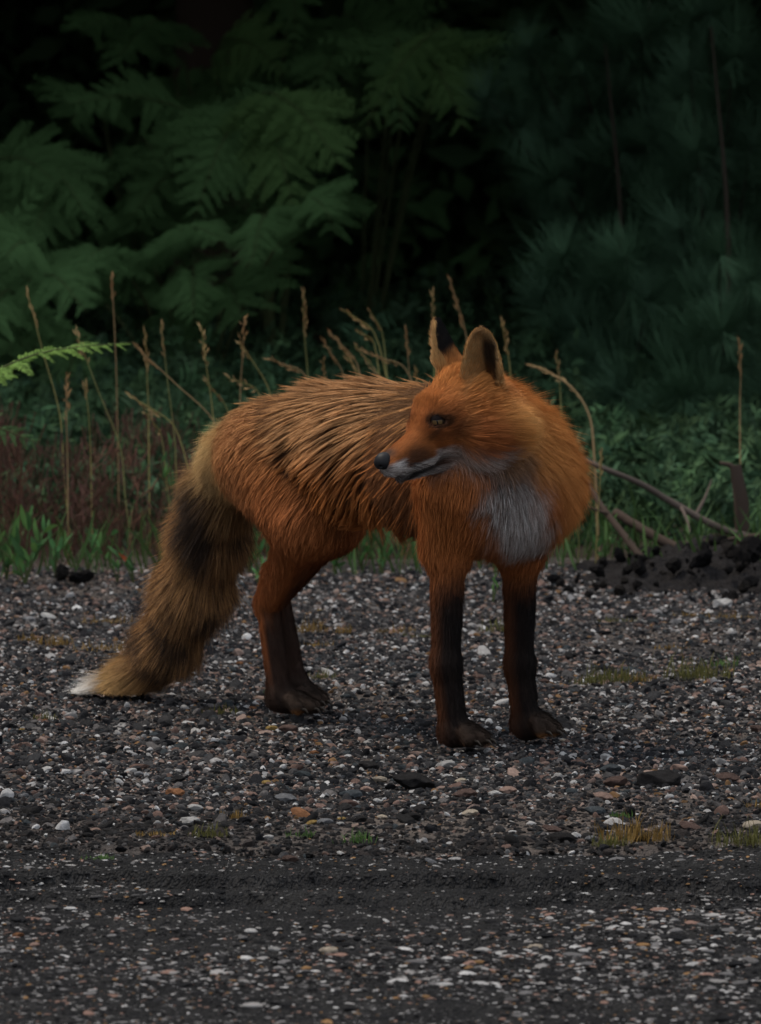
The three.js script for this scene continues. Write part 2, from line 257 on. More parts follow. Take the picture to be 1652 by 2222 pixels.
bone(J.chest, J.front, 0.073, 0.066, { region: 'shoulder', flow: V(-0.35, -1, -0.2), k: 0.03, len: 0.024, lift: 0.3 });
bone(J.front, J.sternum, 0.066, 0.046, { region: 'bib', flow: V(0.12, -1, 0.15), k: 0.03, len: 0.03, lift: 0.4 });
bone(J.front, J.neck0, 0.056, 0.050, { region: 'neck', flow: V(0.3, -1, -0.1), k: 0.03, len: 0.030, lift: 0.3 });
bone(J.neck0, J.neck1, 0.052, 0.045, { region: 'neck', flow: V(0.75, -0.65, -0.15), k: 0.025, len: 0.056, lift: 0.48 });
bone(J.neck1, J.neck2, 0.045, 0.040, { region: 'neck', flow: V(0.7, -0.65, -0.3), k: 0.025, len: 0.038, lift: 0.55 });
bone(J.neck2, J.head, 0.042, 0.038, { region: 'nape', flow: V(0.9, -0.25, -0.25), k: 0.02, len: 0.028, lift: 0.6 });
// forelegs
for (const [s, e, w, p, t] of [[J.shR, J.elR, J.wrR, J.paR, J.toR], [J.shL, J.elL, J.wrL, J.paL, J.toL]]) {
  bone(s, e, 0.043, 0.024, { region: 'upperarm', flow: V(-0.15, -1, 0), k: 0.03, len: 0.019, lift: 0.25 });
  bone(e, w, 0.0172, 0.0122, { region: 'foreleg', flow: V(-0.1, -1, 0), k: 0.02, len: 0.012, lift: 0.25 });
  bone(w, p, 0.0135, 0.0132, { region: 'foreleg', flow: V(0, -1, 0), k: 0.012, len: 0.010, lift: 0.25 });
  toes(p, t, 'forepaw');
}
for (const [h, n, k, m, t] of [[J.hipR, J.knR, J.hoR, J.meR, J.toeR], [J.hipL, J.knL, J.hoL, J.meL, J.toeL]]) {
  bone(h, n, 0.055, 0.040, { region: 'thigh', flow: V(-0.25, -1, 0), k: 0.03, len: 0.019, lift: 0.25 });
  const heel = k.clone().lerp(n, 0.06);
  bone(n.clone().lerp(k, 0.06), k.clone().lerp(n, 0.16).add(V(0.008, 0, 0.01)), 0.031, 0.0122, { region: 'shank', flow: V(-0.25, -1, 0), k: 0.02, len: 0.010, lift: 0.25 });
  bone(k.clone().lerp(n, 0.45).add(V(-0.012, 0, -0.006)), heel, 0.008, 0.0105, { region: 'shank', flow: V(-0.2, -1, 0), k: 0.012, len: 0.010, lift: 0.3 });   // tendon to the heel
  bone(heel.clone().add(V(0.004, 0, 0.004)), m, 0.0118, 0.0118, { region: 'hock', flow: V(0.1, -1, 0), k: 0.01, len: 0.008, lift: 0.25 });
  toes(m, t, 'hindpaw');
}
function toes(p, t, region) {
  const dir = t.clone().sub(p); dir.y = 0; dir.normalize(); const side = V(-dir.z, 0, dir.x), flow = dir.clone().add(V(0, -0.4, 0));
  const gy = 0.004;
  const pad = p.clone().lerp(t, 0.35); pad.y = gy + 0.013;
  bone(p, pad, 0.0140, 0.0128, { region, flow, k: 0.012, len: 0.007, lift: 0.3 });
  for (let i = 0; i < 4; i++) {
    const u = (i - 1.5) / 1.5, reach = 1 - 0.26 * u * u, end = p.clone().add(dir.clone().multiplyScalar((t.clone().sub(p).length() * 0.86) * reach)).add(side.clone().multiplyScalar(u * 0.0165)); end.y = gy + 0.0085;
    const start = p.clone().lerp(pad, 0.8).add(side.clone().multiplyScalar(u * 0.010)).add(dir.clone().multiplyScalar(0.006)); start.y = gy + 0.016;
    bone(start, end, 0.0078, 0.0070, { region: region + '_toe', flow, k: 0.004, len: 0.006, lift: 0.35 });
    claws.push([end.clone().add(dir.clone().multiplyScalar(0.006)).add(V(0, -0.001, 0)), dir.clone()]);
  }
}
// tail
const TJ = [J.t0, J.t1, J.t2, J.t3, J.t4, J.t5, J.t6], TR = [0.029, 0.026, 0.026, 0.025, 0.021, 0.015, 0.006];
bone(J.pelvis.clone().lerp(J.t0, 0.2), J.t0, 0.047, 0.034, { region: 'tailbase', flow: V(-0.6, -0.85, -0.2), k: 0.03, len: 0.036, lift: 0.25 });
for (let i = 0; i < 6; i++) bone(TJ[i], TJ[i + 1], TR[i], TR[i + 1], { region: 'tail', t0: i / 6, k: 0.02, len: [0.036, 0.042, 0.044, 0.042, 0.037, 0.040][i], lift: [0.5, 0.5, 0.5, 0.45, 0.4, 0.3][i] });

// head: its own axes, F towards the nose, U up, L to the fox's left
const HF = at(812, 988, 0.118).sub(J.head).normalize(), HL = V(0, 1, 0).cross(HF).normalize(), HU = HF.clone().cross(HL).normalize();
const H = (f, u, l = 0) => J.head.clone().addScaledVector(HF, f).addScaledVector(HU, u).addScaledVector(HL, l);
const headBack = HF.clone().negate(), fur = (f, u, l) => HF.clone().multiplyScalar(f).addScaledVector(HU, u).addScaledVector(HL, l);
function ellipsoidD(c, rf, ru, rl) { return (x, y, z) => { const px = x - c.x, py = y - c.y, pz = z - c.z, f = (px * HF.x + py * HF.y + pz * HF.z) / rf, u = (px * HU.x + py * HU.y + pz * HU.z) / ru, l = (px * HL.x + py * HL.y + pz * HL.z) / rl, k = Math.hypot(f, u, l); return k < 1e-6 ? -Math.min(rf, ru, rl) : (k - 1) * k / Math.hypot(f / rf, u / ru, l / rl); }; }
const head = (d, o) => FOX.push({ d, k: 0.012, len: 0.008, lift: 0.3, region: 'face', ...o, flow: o.flow.clone().normalize() });
head(ellipsoidD(H(-0.004, 0.002), 0.046, 0.039, 0.040), { flow: fur(-1, 0.1, 0), len: 0.010, lift: 0.4 });
for (const s of [-1, 1]) {
  head(capsuleD(H(0.034, 0.014, s * 0.012), H(0.044, 0.008, s * 0.011), 0.019, 0.015), { flow: fur(-1, 0.25, s * 0.25), len: 0.007 });
  head(capsuleD(H(0.040, 0.004, s * 0.018), H(0.052, 0.002, s * 0.016), 0.015, 0.012), { flow: fur(-1, 0.05, s * 0.4), len: 0.006 });
  head(capsuleD(H(0.012, -0.020, s * 0.029), H(-0.012, -0.022, s * 0.034), 0.022, 0.022), { flow: fur(-1, -0.45, s * 0.4), len: 0.034, lift: 0.34, region: 'cheek' });
}
head(capsuleD(H(0.042, -0.010), H(0.113, -0.0140), 0.0225, 0.0095), { flow: fur(-1, 0.05, 0), len: 0.0055, lift: 0.22, region: 'muzzle' });
for (const s of [-1, 1]) head(capsuleD(H(0.070, -0.0215, s * 0.0075), H(0.110, -0.0200, s * 0.0040), 0.0125, 0.0080), { flow: fur(-1, -0.12, s * 0.1), len: 0.0055, lift: 0.22, region: 'muzzle', k: 0.006 });
head(capsuleD(H(0.0, -0.040), H(0.102, -0.0330), 0.0145, 0.0052), { flow: fur(-1, -0.15, 0), len: 0.007, lift: 0.3, region: 'jaw', k: 0.0035 });
head(capsuleD(H(-0.008, -0.028), J.neck1.clone().add(V(-0.004, -0.012, 0.0)), 0.028, 0.038), { flow: V(0.45, -0.85, 0.1), len: 0.028, lift: 0.4, region: 'throat', k: 0.02 });
// ears: a cupped blade each
const earFrames = [];
for (const s of [-1, 1]) {
  const base = H(-0.012, 0.024, s * 0.029), tip = H(-0.020, s > 0 ? 0.088 : 0.095, s * 0.045), A = tip.clone().sub(base), len = A.length(); A.normalize();
  let O = HF.clone().multiplyScalar(0.62).addScaledVector(HL, s * 0.78); O.addScaledVector(A, -O.dot(A)).normalize();
  const W = A.clone().cross(O);
  earFrames.push({ base, A, O, W, len, s });
  const width = a => 0.0215 * Math.pow(clamp(1 - Math.pow(clamp(a), 2.5)), 0.55) * (0.86 + 0.14 * smooth(0, 0.3, a));
  const d = (x, y, z) => {
    const px = x - base.x, py = y - base.y, pz = z - base.z, a = px * A.x + py * A.y + pz * A.z, w = px * W.x + py * W.y + pz * W.z, o = px * O.x + py * O.y + pz * O.z;
    const q = a / len, hw = width(q), cup = 0.026 * (1 - 0.55 * clamp(q)), os = -cup * (1 - (w * w) / (0.0215 * 0.0215)) + 0.008;
    const side = Math.abs(w) - hw, over = a - len, under = -a - 0.004;
    return Math.max(Math.abs(o - os) * 0.8 - 0.0028, side * 0.85, over, under);
  };
  FOX.push({ d, k: 0.006, len: 0.0052, lift: 0.3, region: 'ear', flow: A.clone().addScaledVector(W, 0.05).normalize(), ear: earFrames[earFrames.length - 1] });
}
const EYE_R = 0.0086;
const EYES = [-1, 1].map(s => ({ s, dir: fur(0.60, 0.10, s * 0.80).normalize() }));
function bare_(x, y, z) { let d = 1e9; for (const b of FOX) { const e = b.d(x, y, z), k = b.k; if (e - d > k) continue; if (d - e > k) { d = e; continue; } const h = clamp(0.5 + 0.5 * (d - e) / k); d = lerp(d, e, h) - k * h * (1 - h); } return d; }
for (const e of EYES) { // the ball sits just inside the surface of the face
  const p = H(0.040, 0.0085, e.s * 0.008); for (let i = 0; i < 200 && bare_(p.x, p.y, p.z) < 0; i++) p.addScaledVector(e.dir, 0.0004);
  e.at = p; e.c = p.clone().addScaledVector(e.dir, -EYE_R + 0.0001);
  e.h = HU.clone().cross(e.dir).normalize().applyAxisAngle(e.dir, -e.s * 0.22); e.v = e.dir.clone().cross(e.h).normalize();
  e.slit = (x, y, z) => { const px = x - p.x, py = y - p.y, pz = z - p.z, a = (px * e.h.x + py * e.h.y + pz * e.h.z) / 0.0098, b = (px * e.v.x + py * e.v.y + pz * e.v.z) / 0.0050, c = (px * e.dir.x + py * e.dir.y + pz * e.dir.z) / 0.010; return Math.hypot(a, b, c); };
}
function foxField(x, y, z) {
  let d = 1e9;
  for (const b of FOX) { const e = b.d(x, y, z), k = b.k; if (e - d > k) continue; if (d - e > k) { d = e; continue; } const h = clamp(0.5 + 0.5 * (d - e) / k); d = lerp(d, e, h) - k * h * (1 - h); }
  for (const e of EYES) { const q = (1 - e.slit(x, y, z)) * 0.0055; if (q > d - 0.002) { const k = 0.002, h = clamp(0.5 - 0.5 * (d - q) / k); d = lerp(d, q, h) + k * h * (1 - h); } }
  return d;
}
// naive surface nets over a grid, skipping blocks far from the surface
function surface(field, lo, hi, h, block = 8) {
  const n = [0, 1, 2].map(i => Math.ceil((hi.getComponent(i) - lo.getComponent(i)) / h / block) * block), [nx, ny, nz] = n;
  const v = new Float32Array(nx * ny * nz), X = i => lo.x + i * h, Y = j => lo.y + j * h, Z = k => lo.z + k * h, far = block * h * 0.5 * 1.732 * 1.6 + h;
  for (let c = 0; c < nz; c += block) for (let b = 0; b < ny; b += block) for (let a = 0; a < nx; a += block) {
    const m = block / 2 - 0.5, d = field(X(a + m), Y(b + m), Z(c + m)), skip = Math.abs(d) > far;
    for (let k = c; k < c + block; k++) for (let j = b; j < b + block; j++) for (let i = a; i < a + block; i++) v[(k * ny + j) * nx + i] = skip ? d : field(X(i), Y(j), Z(k));
  }
  const id = new Int32Array(nx * ny * nz).fill(-1), pos = [], idx = [], st = [1, nx, nx * ny];
  for (let k = 0; k < nz - 1; k++) for (let j = 0; j < ny - 1; j++) for (let i = 0; i < nx - 1; i++) {
    const o = (k * ny + j) * nx + i; let neg = 0; for (let c = 0; c < 8; c++) if (v[o + (c & 1) + (c >> 1 & 1) * nx + (c >> 2) * nx * ny] < 0) neg++;
    if (!neg || neg === 8) continue;
    let sx = 0, sy = 0, sz = 0, m = 0;
    for (let e = 0; e < 12; e++) {
      const ax = e >> 2, u = e & 1, w = e >> 1 & 1, p = [0, 0, 0]; p[(ax + 1) % 3] = u; p[(ax + 2) % 3] = w;
      const a = o + p[0] + p[1] * nx + p[2] * nx * ny, b = a + st[ax]; if (v[a] < 0 === v[b] < 0) continue;
      const t = v[a] / (v[a] - v[b]); p[ax] += t; sx += p[0]; sy += p[1]; sz += p[2]; m++;
    }
    id[o] = pos.length / 3; pos.push(X(i + sx / m), Y(j + sy / m), Z(k + sz / m));
  }
  for (let k = 1; k < nz - 1; k++) for (let j = 1; j < ny - 1; j++) for (let i = 1; i < nx - 1; i++) {
    const o = (k * ny + j) * nx + i;
    for (let ax = 0; ax < 3; ax++) {
      const s0 = v[o] < 0, s1 = v[o + st[ax]] < 0; if (s0 === s1) continue;
      const b = st[(ax + 1) % 3], c = st[(ax + 2) % 3], q = [id[o], id[o - b], id[o - b - c], id[o - c]]; if (q.some(x => x < 0)) continue;
      s0 ? idx.push(q[0], q[1], q[2], q[0], q[2], q[3]) : idx.push(q[0], q[2], q[1], q[0], q[3], q[2]);
    }
  }
  const nor = new Float32Array(pos.length), e = h * 0.5;
  for (let i = 0; i < pos.length; i += 3) {
    for (let it = 0; it < 2; it++) {
      let [x, y, z] = [pos[i], pos[i + 1], pos[i + 2]];
      let gx = field(x + e, y, z) - field(x - e, y, z), gy = field(x, y + e, z) - field(x, y - e, z), gz = field(x, y, z + e) - field(x, y, z - e); const l = Math.hypot(gx, gy, gz) || 1;
      nor[i] = gx / l; nor[i + 1] = gy / l; nor[i + 2] = gz / l;
      if (!it) { const d = clamp(field(x, y, z) / (l / (2 * e)), -h * 0.6, h * 0.6); pos[i] -= nor[i] * d; pos[i + 1] -= nor[i + 1] * d; pos[i + 2] -= nor[i + 2] * d; }
    }
  }
  return { pos, idx, nor };
}

// markings of the coat, with some shade painted in
const foot = y => y;                                     // height above the ground
const RUMP = at(492, 930, -0.365), GLAND = at(446, 1108, -0.38);
// the pale bib: runs from the throat down the breast, on the side that faces forward
function bib(x, y, z, nx, nz) {
  const t = clamp((J.neck1.y + 0.008 - y) / 0.105, -0.2, 1.2), cx = lerp(J.neck1.x - 0.004, J.neck1.x + 0.036, t), hw = 0.017 + 0.014 * smooth(-0.1, 0.6, t), n = (noise(x * 70, y * 40, z * 70) - 0.5) * 0.016;
  return smooth(hw + 0.020, hw - 0.016, Math.abs(x - cx) + n * 1.6) * smooth(-0.15, 0.0, t) * smooth(1.2, 0.8, t + n * 6) * smooth(0.1, 0.4, nz + 0.35 * nx);
}
function regionColor(b, x, y, z, nx, ny, nz, q) {
  const c = plainColor(b, x, y, z, nx, ny, nz, q);
  if (['rump', 'tailbase', 'tail', 'flank'].includes(b.region)) {
    const g = Math.hypot((x - RUMP.x) / 0.045, (y - RUMP.y) / 0.035, (z - RUMP.z) / 0.07), d = Math.hypot((x - GLAND.x) / 0.017, (y - GLAND.y) / 0.042), n = (noise(x * 80, y * 40, z * 80) - 0.5) * 0.7;
    const c1 = mix3(c, q > 0.12 ? [0.62, 0.43, 0.19] : C.tan, 0.85 * smooth(1.2, 0.5, g + n * 0.5)); return b.region.startsWith('tail') ? mix3(c1, C.dark, 0.9 * smooth(1.45, 0.55, d + n * 1.3) * smooth(0.1, 0.5, nz)) : c1;
  }
  if (!['neck', 'throat', 'bib', 'shoulder', 'upperarm'].includes(b.region)) return c;
  const m0 = bib(x, y, z, nx, nz), m = m0 * (hash3(x * 1e5 | 0, y * 1e5 | 0, z * 1e5 | 0) < m0 * 1.5 ? 1 : 0.25); return m > 0.01 ? mix3(c, mix3(q > 0.5 ? mix3(C.white, C.grey, 0.5) : mix3(C.grey, C.brown, 0.4), [0.08, 0.073, 0.07], smooth(J.neck1.y - 0.045, J.neck1.y - 0.005, y) * 0.85), m * 0.93) : c;  // white bib greyed, darker towards the jaw: shade painted into the fur
}
function plainColor(b, x, y, z, nx, ny, nz, q) {        // q: this hair's own luck, 0 to 1
  const dx = x - J.head.x, dy = y - J.head.y, dz = z - J.head.z, f = dx * HF.x + dy * HF.y + dz * HF.z, u = dx * HU.x + dy * HU.y + dz * HU.z, l = Math.abs(dx * HL.x + dy * HL.y + dz * HL.z);
  const patch = noise(x * 60, y * 60, z * 60), broad = noise(x * 18 + 4, y * 18, z * 18);
  switch (b.region) {
    case 'flank': case 'rump': {
      const top = smooth(0.30, 0.345, y + (broad - 0.5) * 0.03 + (b.region === 'rump' ? 0.035 : 0)), s = (x - J.pelvis.x) * back.x + (z - J.pelvis.z) * back.z;
      let c = mix3(mix3(mix3(C.orange, C.rust, 0.3), C.deep, broad * 0.6), q > 0.35 ? C.tan : C.brown, top * 0.85);  // lower flank: rust coat, deepened so the colour carries its shade
      if (b.region === 'rump') { c = mix3(c, mix3(C.rust, C.brown, 0.45), 0.6 * (1 - top)); c = mix3(c, C.buff, smooth(-0.015, 0.05, s) * smooth(0.20, 0.28, y) * 0.95); c = mix3(c, [0.60, 0.43, 0.20], smooth(0.03, 0.07, s) * smooth(0.27, 0.31, y) * 0.7); }
      return c;
    }
    case 'tailbase': return q > 0.15 ? mix3([0.60, 0.43, 0.20], C.tan, 0.35 * broad) : C.brown;
    case 'shoulder': return mix3(mix3(C.rust, C.orange, broad * 0.7), q > 0.4 ? C.tan : C.brown, smooth(0.33, 0.37, y) * 0.8);
    case 'upperarm': return mix3(C.rust, C.orange, 0.3 * broad);
    case 'bib': return mix3(C.rust, C.deep, 0.3 + 0.3 * broad);
    case 'neck': return mix3(mix3(C.mane, C.orange, broad * 0.6), C.rust, smooth(J.neck0.x - 0.02, J.neck0.x - 0.055, x) * smooth(J.neck1.y, J.neck0.y, y) * 0.8);
    case 'nape': return mix3(C.orange, C.mane, broad);
    case 'throat': { return mix3(mix3(C.mane, C.tan, 0.3), q > 0.5 ? C.grey : [0.09, 0.082, 0.08], smooth(-0.030, -0.052, u + (patch - 0.5) * 0.01) * smooth(-0.055, -0.02, f)); }  // throat greyed below the jaw, painted shade
    case 'cheek': { const w = smooth(-0.022, -0.034, u + (patch - 0.5) * 0.010); return mix3(mix3(mix3(C.rust, C.mane, smooth(0.02, -0.01, f)), C.buff, smooth(0.0, -0.03, f) * 0.5), q > 0.55 ? C.white : C.grey, w * smooth(-0.004, 0.018, f) * 0.85); }
    case 'face': {
      let c = mix3(C.rust, C.orange, 0.3 + 0.5 * smooth(0.015, 0.04, u));
      const eye = Math.hypot(f - 0.050, (u - 0.004) * 1.1); c = mix3(c, C.deep, 0.75 * smooth(0.024, 0.012, eye) * smooth(0.006, 0.014, l)); c = mix3(c, C.dark, 0.6 * smooth(0.013, 0.006, Math.hypot((f - 0.034) * 0.7, u + 0.004 + (f - 0.034) * 0.3)) * smooth(0.012, 0.02, l));
      c = mix3(c, C.dark, 0.7 * smooth(0.0045, 0.0015, Math.abs(u - 0.004 + (f - 0.056) * 0.75)) * smooth(0.052, 0.058, f) * smooth(0.074, 0.066, f) * smooth(0.006, 0.010, l));       // line from the inner corner of the eye
      for (const e of EYES) c = mix3(c, C.black, 0.95 * smooth(1.75, 1.35, e.slit(x, y, z)));
      return mix3(c, C.white, 0.85 * smooth(-0.020, -0.027, u) * smooth(0.02, 0.03, f));
    }
    case 'muzzle': {
      let c = mix3(C.rust, C.orange, 0.35);
      c = mix3(c, C.dark, 0.8 * smooth(0.016, 0.003, Math.hypot((f - 0.086) * 0.5, u + 0.0185) + (patch - 0.5) * 0.006) * smooth(0.002, 0.008, l));             // dark mark on the side of the muzzle
      c = mix3(c, [0.12, 0.07, 0.05], smooth(0.100, 0.112, f) * smooth(-0.012, -0.004, u));
      const w = Math.max(smooth(-0.0225, -0.0260, u), smooth(0.097, 0.103, f) * smooth(-0.012, -0.017, u), smooth(-0.016, -0.022, u) * smooth(0.068, 0.060, f));
      c = mix3(c, mix3(q > 0.35 ? C.white : C.grey, C.dark, 0.5 * smooth(0.62, 0.72, noise(x * 420, y * 420, z * 420))), w * 0.88);
      return mix3(c, C.black, 0.95 * smooth(-0.0315, -0.0335, u + 0.006 * smooth(0.09, 0.112, f)));
    }
    case 'jaw': { const lip = smooth(-0.0395, -0.0370, u); return mix3(mix3(C.grey, C.white, q * 0.6), C.black, lip * smooth(0.035, 0.055, f) * 0.95); }
    case 'ear': {
      const e = b.ear, px = x - e.base.x, py = y - e.base.y, pz = z - e.base.z, a = (px * e.A.x + py * e.A.y + pz * e.A.z) / e.len, w = (px * e.W.x + py * e.W.y + pz * e.W.z) * e.s / 0.0215, inner = nx * e.O.x + ny * e.O.y + nz * e.O.z;
      if (inner > 0.1) return mix3(mix3(mix3(C.mane, [0.56, 0.40, 0.20], q), C.brown, 0.6 * smooth(0.7, 0.95, a)), C.dark, 0.93 * smooth(-0.12, 0.2, w + (patch - 0.5) * 0.2) * smooth(0.88, 0.66, w) * smooth(0.95, 0.7, a));  // hollow of the ear: dark skin, with its shadow painted in too
      if (Math.abs(w) / Math.max(0.3, Math.pow(1 - a * a * 0.9, 0.6)) > 0.78 && inner > -0.6) return mix3(C.buff, C.tan, q);
      return mix3(mix3(C.orange, C.tan, 0.4), C.black, smooth(0.32, 0.55, a + (patch - 0.5) * 0.16) * smooth(0.15, -0.15, inner));
    }
    case 'thigh': return mix3(C.rust, C.deep, 0.2 + 0.5 * broad);
    case 'shank': { const fr = nx * 0.85 + nz * 0.35; return mix3(mix3(C.rust, C.deep, 0.3), C.dark, 0.75 * smooth(0.30, 0.75, fr) * smooth(0.23, 0.17, y)); }
    case 'hock': { const fr = nx * 0.8 + nz * 0.5, low = smooth(0.09, 0.03, y); return mix3(mix3(C.rust, C.deep, 0.55), C.dark, Math.max(0.92 * smooth(-0.25, 0.2, fr), 0.85 * low)); }
    case 'foreleg': { const rear = smooth(0.0, -1.0, nx), low = smooth(0.215, 0.150, y + (patch - 0.5) * 0.02), hi = mix3(C.rust, C.deep, 0.35); return mix3(mix3(hi, C.dark, 0.45 * smooth(0.0, 0.7, nx)), mix3(C.black, hi, rear * 0.32), low * 0.98); }
    case 'forepaw': case 'hindpaw': return mix3(C.black, C.brown, 0.05 * q);
    case 'forepaw_toe': case 'hindpaw_toe': return mix3(mix3(C.black, C.brown, 0.15), mix3(C.orange, C.tan, 0.5), smooth(0.012, 0.008, y) * 0.5 * smooth(0.45, 0.65, patch));
    case 'tail': {
      const s = b.t0 + (((x - b.a.x) * (b.b.x - b.a.x) + (y - b.a.y) * (b.b.y - b.a.y) + (z - b.a.z) * (b.b.z - b.a.z)) / b.a.distanceToSquared(b.b)) / 6;
      let c = q > 0.45 ? mix3(C.tan, C.brown, 0.15 + 0.35 * broad) : mix3(C.brown, C.dark, 0.35);
      const fr = nx * 0.35 + nz * 0.93;
      c = mix3(c, C.dark, 0.8 * smooth(0.54, 0.68, 0.6 * noise(x * 70, y * 26, z * 70) + 0.4 * noise(x * 25, y * 60, z * 25)) * smooth(0.1, 0.2, s) * smooth(0.9, 0.8, s));
      c = mix3(c, C.buff, 0.55 * smooth(0.74, 0.84, s)); c = mix3(c, [0.56, 0.53, 0.49], smooth(0.90, 0.95, s));
      return c;
    }
  }
  return C.rust;
}
const wOf = new Float64Array(128), SOFT = new Set(['flank', 'rump', 'tailbase', 'tail', 'thigh', 'shoulder']);
let nearest = null, nearD = 0;
function measure(x, y, z) { nearD = 1e9; for (let i = 0; i < FOX.length; i++) { const d = wOf[i] = FOX[i].d(x, y, z); if (d < nearD) { nearD = d; nearest = FOX[i]; } } return nearest.region; }
function coat(x, y, z, n, q, measured) {                  // colour, flow, length, lift at a point of the skin
  if (!measured) measure(x, y, z); const m = nearD;
  const c = [0, 0, 0], fl = V(0, 0, 0); let t = 0, len = 0, lift = 0, best = null, bw = 0;
  for (let i = 0; i < FOX.length; i++) {
    const b = FOX[i], w = Math.exp(-(wOf[i] - m) / (b.region === 'ear' || b.k < 0.008 ? 0.0022 : SOFT.has(b.region) ? 0.018 : 0.007)); if (w < 0.03) continue;
    const k = regionColor(b, x, y, z, n.x, n.y, n.z, q); c[0] += w * k[0]; c[1] += w * k[1]; c[2] += w * k[2]; t += w; len += w * b.len; lift += w * b.lift; fl.addScaledVector(b.flow, w); if (w > bw) { bw = w; best = b; }
  }
  return { c: c.map(v => v / t), flow: fl, len: len / t, lift: lift / t, region: best.region };
}

const fox = thing('red_fox', 'red fox standing on the gravel with its head turned back over its flank', 'fox');
console.log('fox field', FOX.length);
const skin = surface(foxField, V(-0.37, -0.012, -0.62), V(0.31, 0.52, 0.14), 0.003);
console.log('fox body', skin.pos.length / 3, skin.idx.length / 3);
{
  const col = [], n = V(0, 0, 0);
  for (let i = 0; i < skin.pos.length; i += 3) { n.set(skin.nor[i], skin.nor[i + 1], skin.nor[i + 2]); const k = coat(skin.pos[i], skin.pos[i + 1], skin.pos[i + 2], n, 0.5); const under = ['flank', 'rump', 'shoulder', 'tail'].includes(k.region) ? mix3(k.c, C.under, 0.8) : mix3(k.c, [0.07, 0.05, 0.04], 0.3); col.push(...under); }
  part('body', geo(skin.pos, skin.idx, skin.nor, col), std([1, 1, 1], 0.95, { vertexColors: true }), fox);
}
// hairs: one tapered bowed hair, set many times
function hairGeo(aspect, bow, segs = 4, root = 0.72) {
  const pos = [], idx = [], nor = [], col = [];
  for (let i = 0; i <= segs; i++) {
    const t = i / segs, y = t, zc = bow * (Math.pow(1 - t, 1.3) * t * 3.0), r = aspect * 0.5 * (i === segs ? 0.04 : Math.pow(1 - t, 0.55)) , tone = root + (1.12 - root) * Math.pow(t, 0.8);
    for (let k = 0; k < 3; k++) { const a = k / 3 * 6.2832 + 0.5; pos.push(Math.cos(a) * r, y, zc + Math.sin(a) * r); nor.push(Math.cos(a), 0.05, Math.sin(a)); col.push(tone, tone, tone); }
  }
  for (let i = 0; i < segs; i++) for (let k = 0; k < 3; k++) { const a = i * 3 + k, b = i * 3 + (k + 1) % 3; idx.push(a, a + 3, b, b, a + 3, b + 3); }
  return geo(pos, idx, nor, col);
}
const GROUPS = {
  wisp: { name: 'guard_hair', geo: hairGeo(0.0115, 0.08, 4, 0.45), regions: [] },
  body: { name: 'body_fur', geo: hairGeo(0.022, 0.09), per: 84, clump: 0.86, seeds: 2.6, long: 0.93, regions: ['flank', 'rump', 'shoulder'] },
  ruff: { name: 'ruff_fur', geo: hairGeo(0.0105, 0.12), per: 170, clump: 0.42, seeds: 3.0, long: 0.7, regions: ['neck', 'nape', 'throat', 'cheek', 'bib'] },
  tail: { name: 'tail_fur', geo: hairGeo(0.0105, 0.10), per: 110, clump: 0.42, seeds: 2.2, long: 0.7, regions: ['tail', 'tailbase'] },
  leg: { name: 'leg_fur', geo: hairGeo(0.044, 0.15), per: 62, clump: 0.15, seeds: 0.5, long: 0, regions: ['thigh', 'upperarm', 'shank', 'hock', 'foreleg', 'forepaw', 'hindpaw', 'forepaw_toe', 'hindpaw_toe'] },
  face: { name: 'face_fur', geo: hairGeo(0.060, 0.14), per: 190, clump: 0.2, seeds: 1.5, long: 0, regions: ['face', 'muzzle', 'jaw', 'ear'] },
};
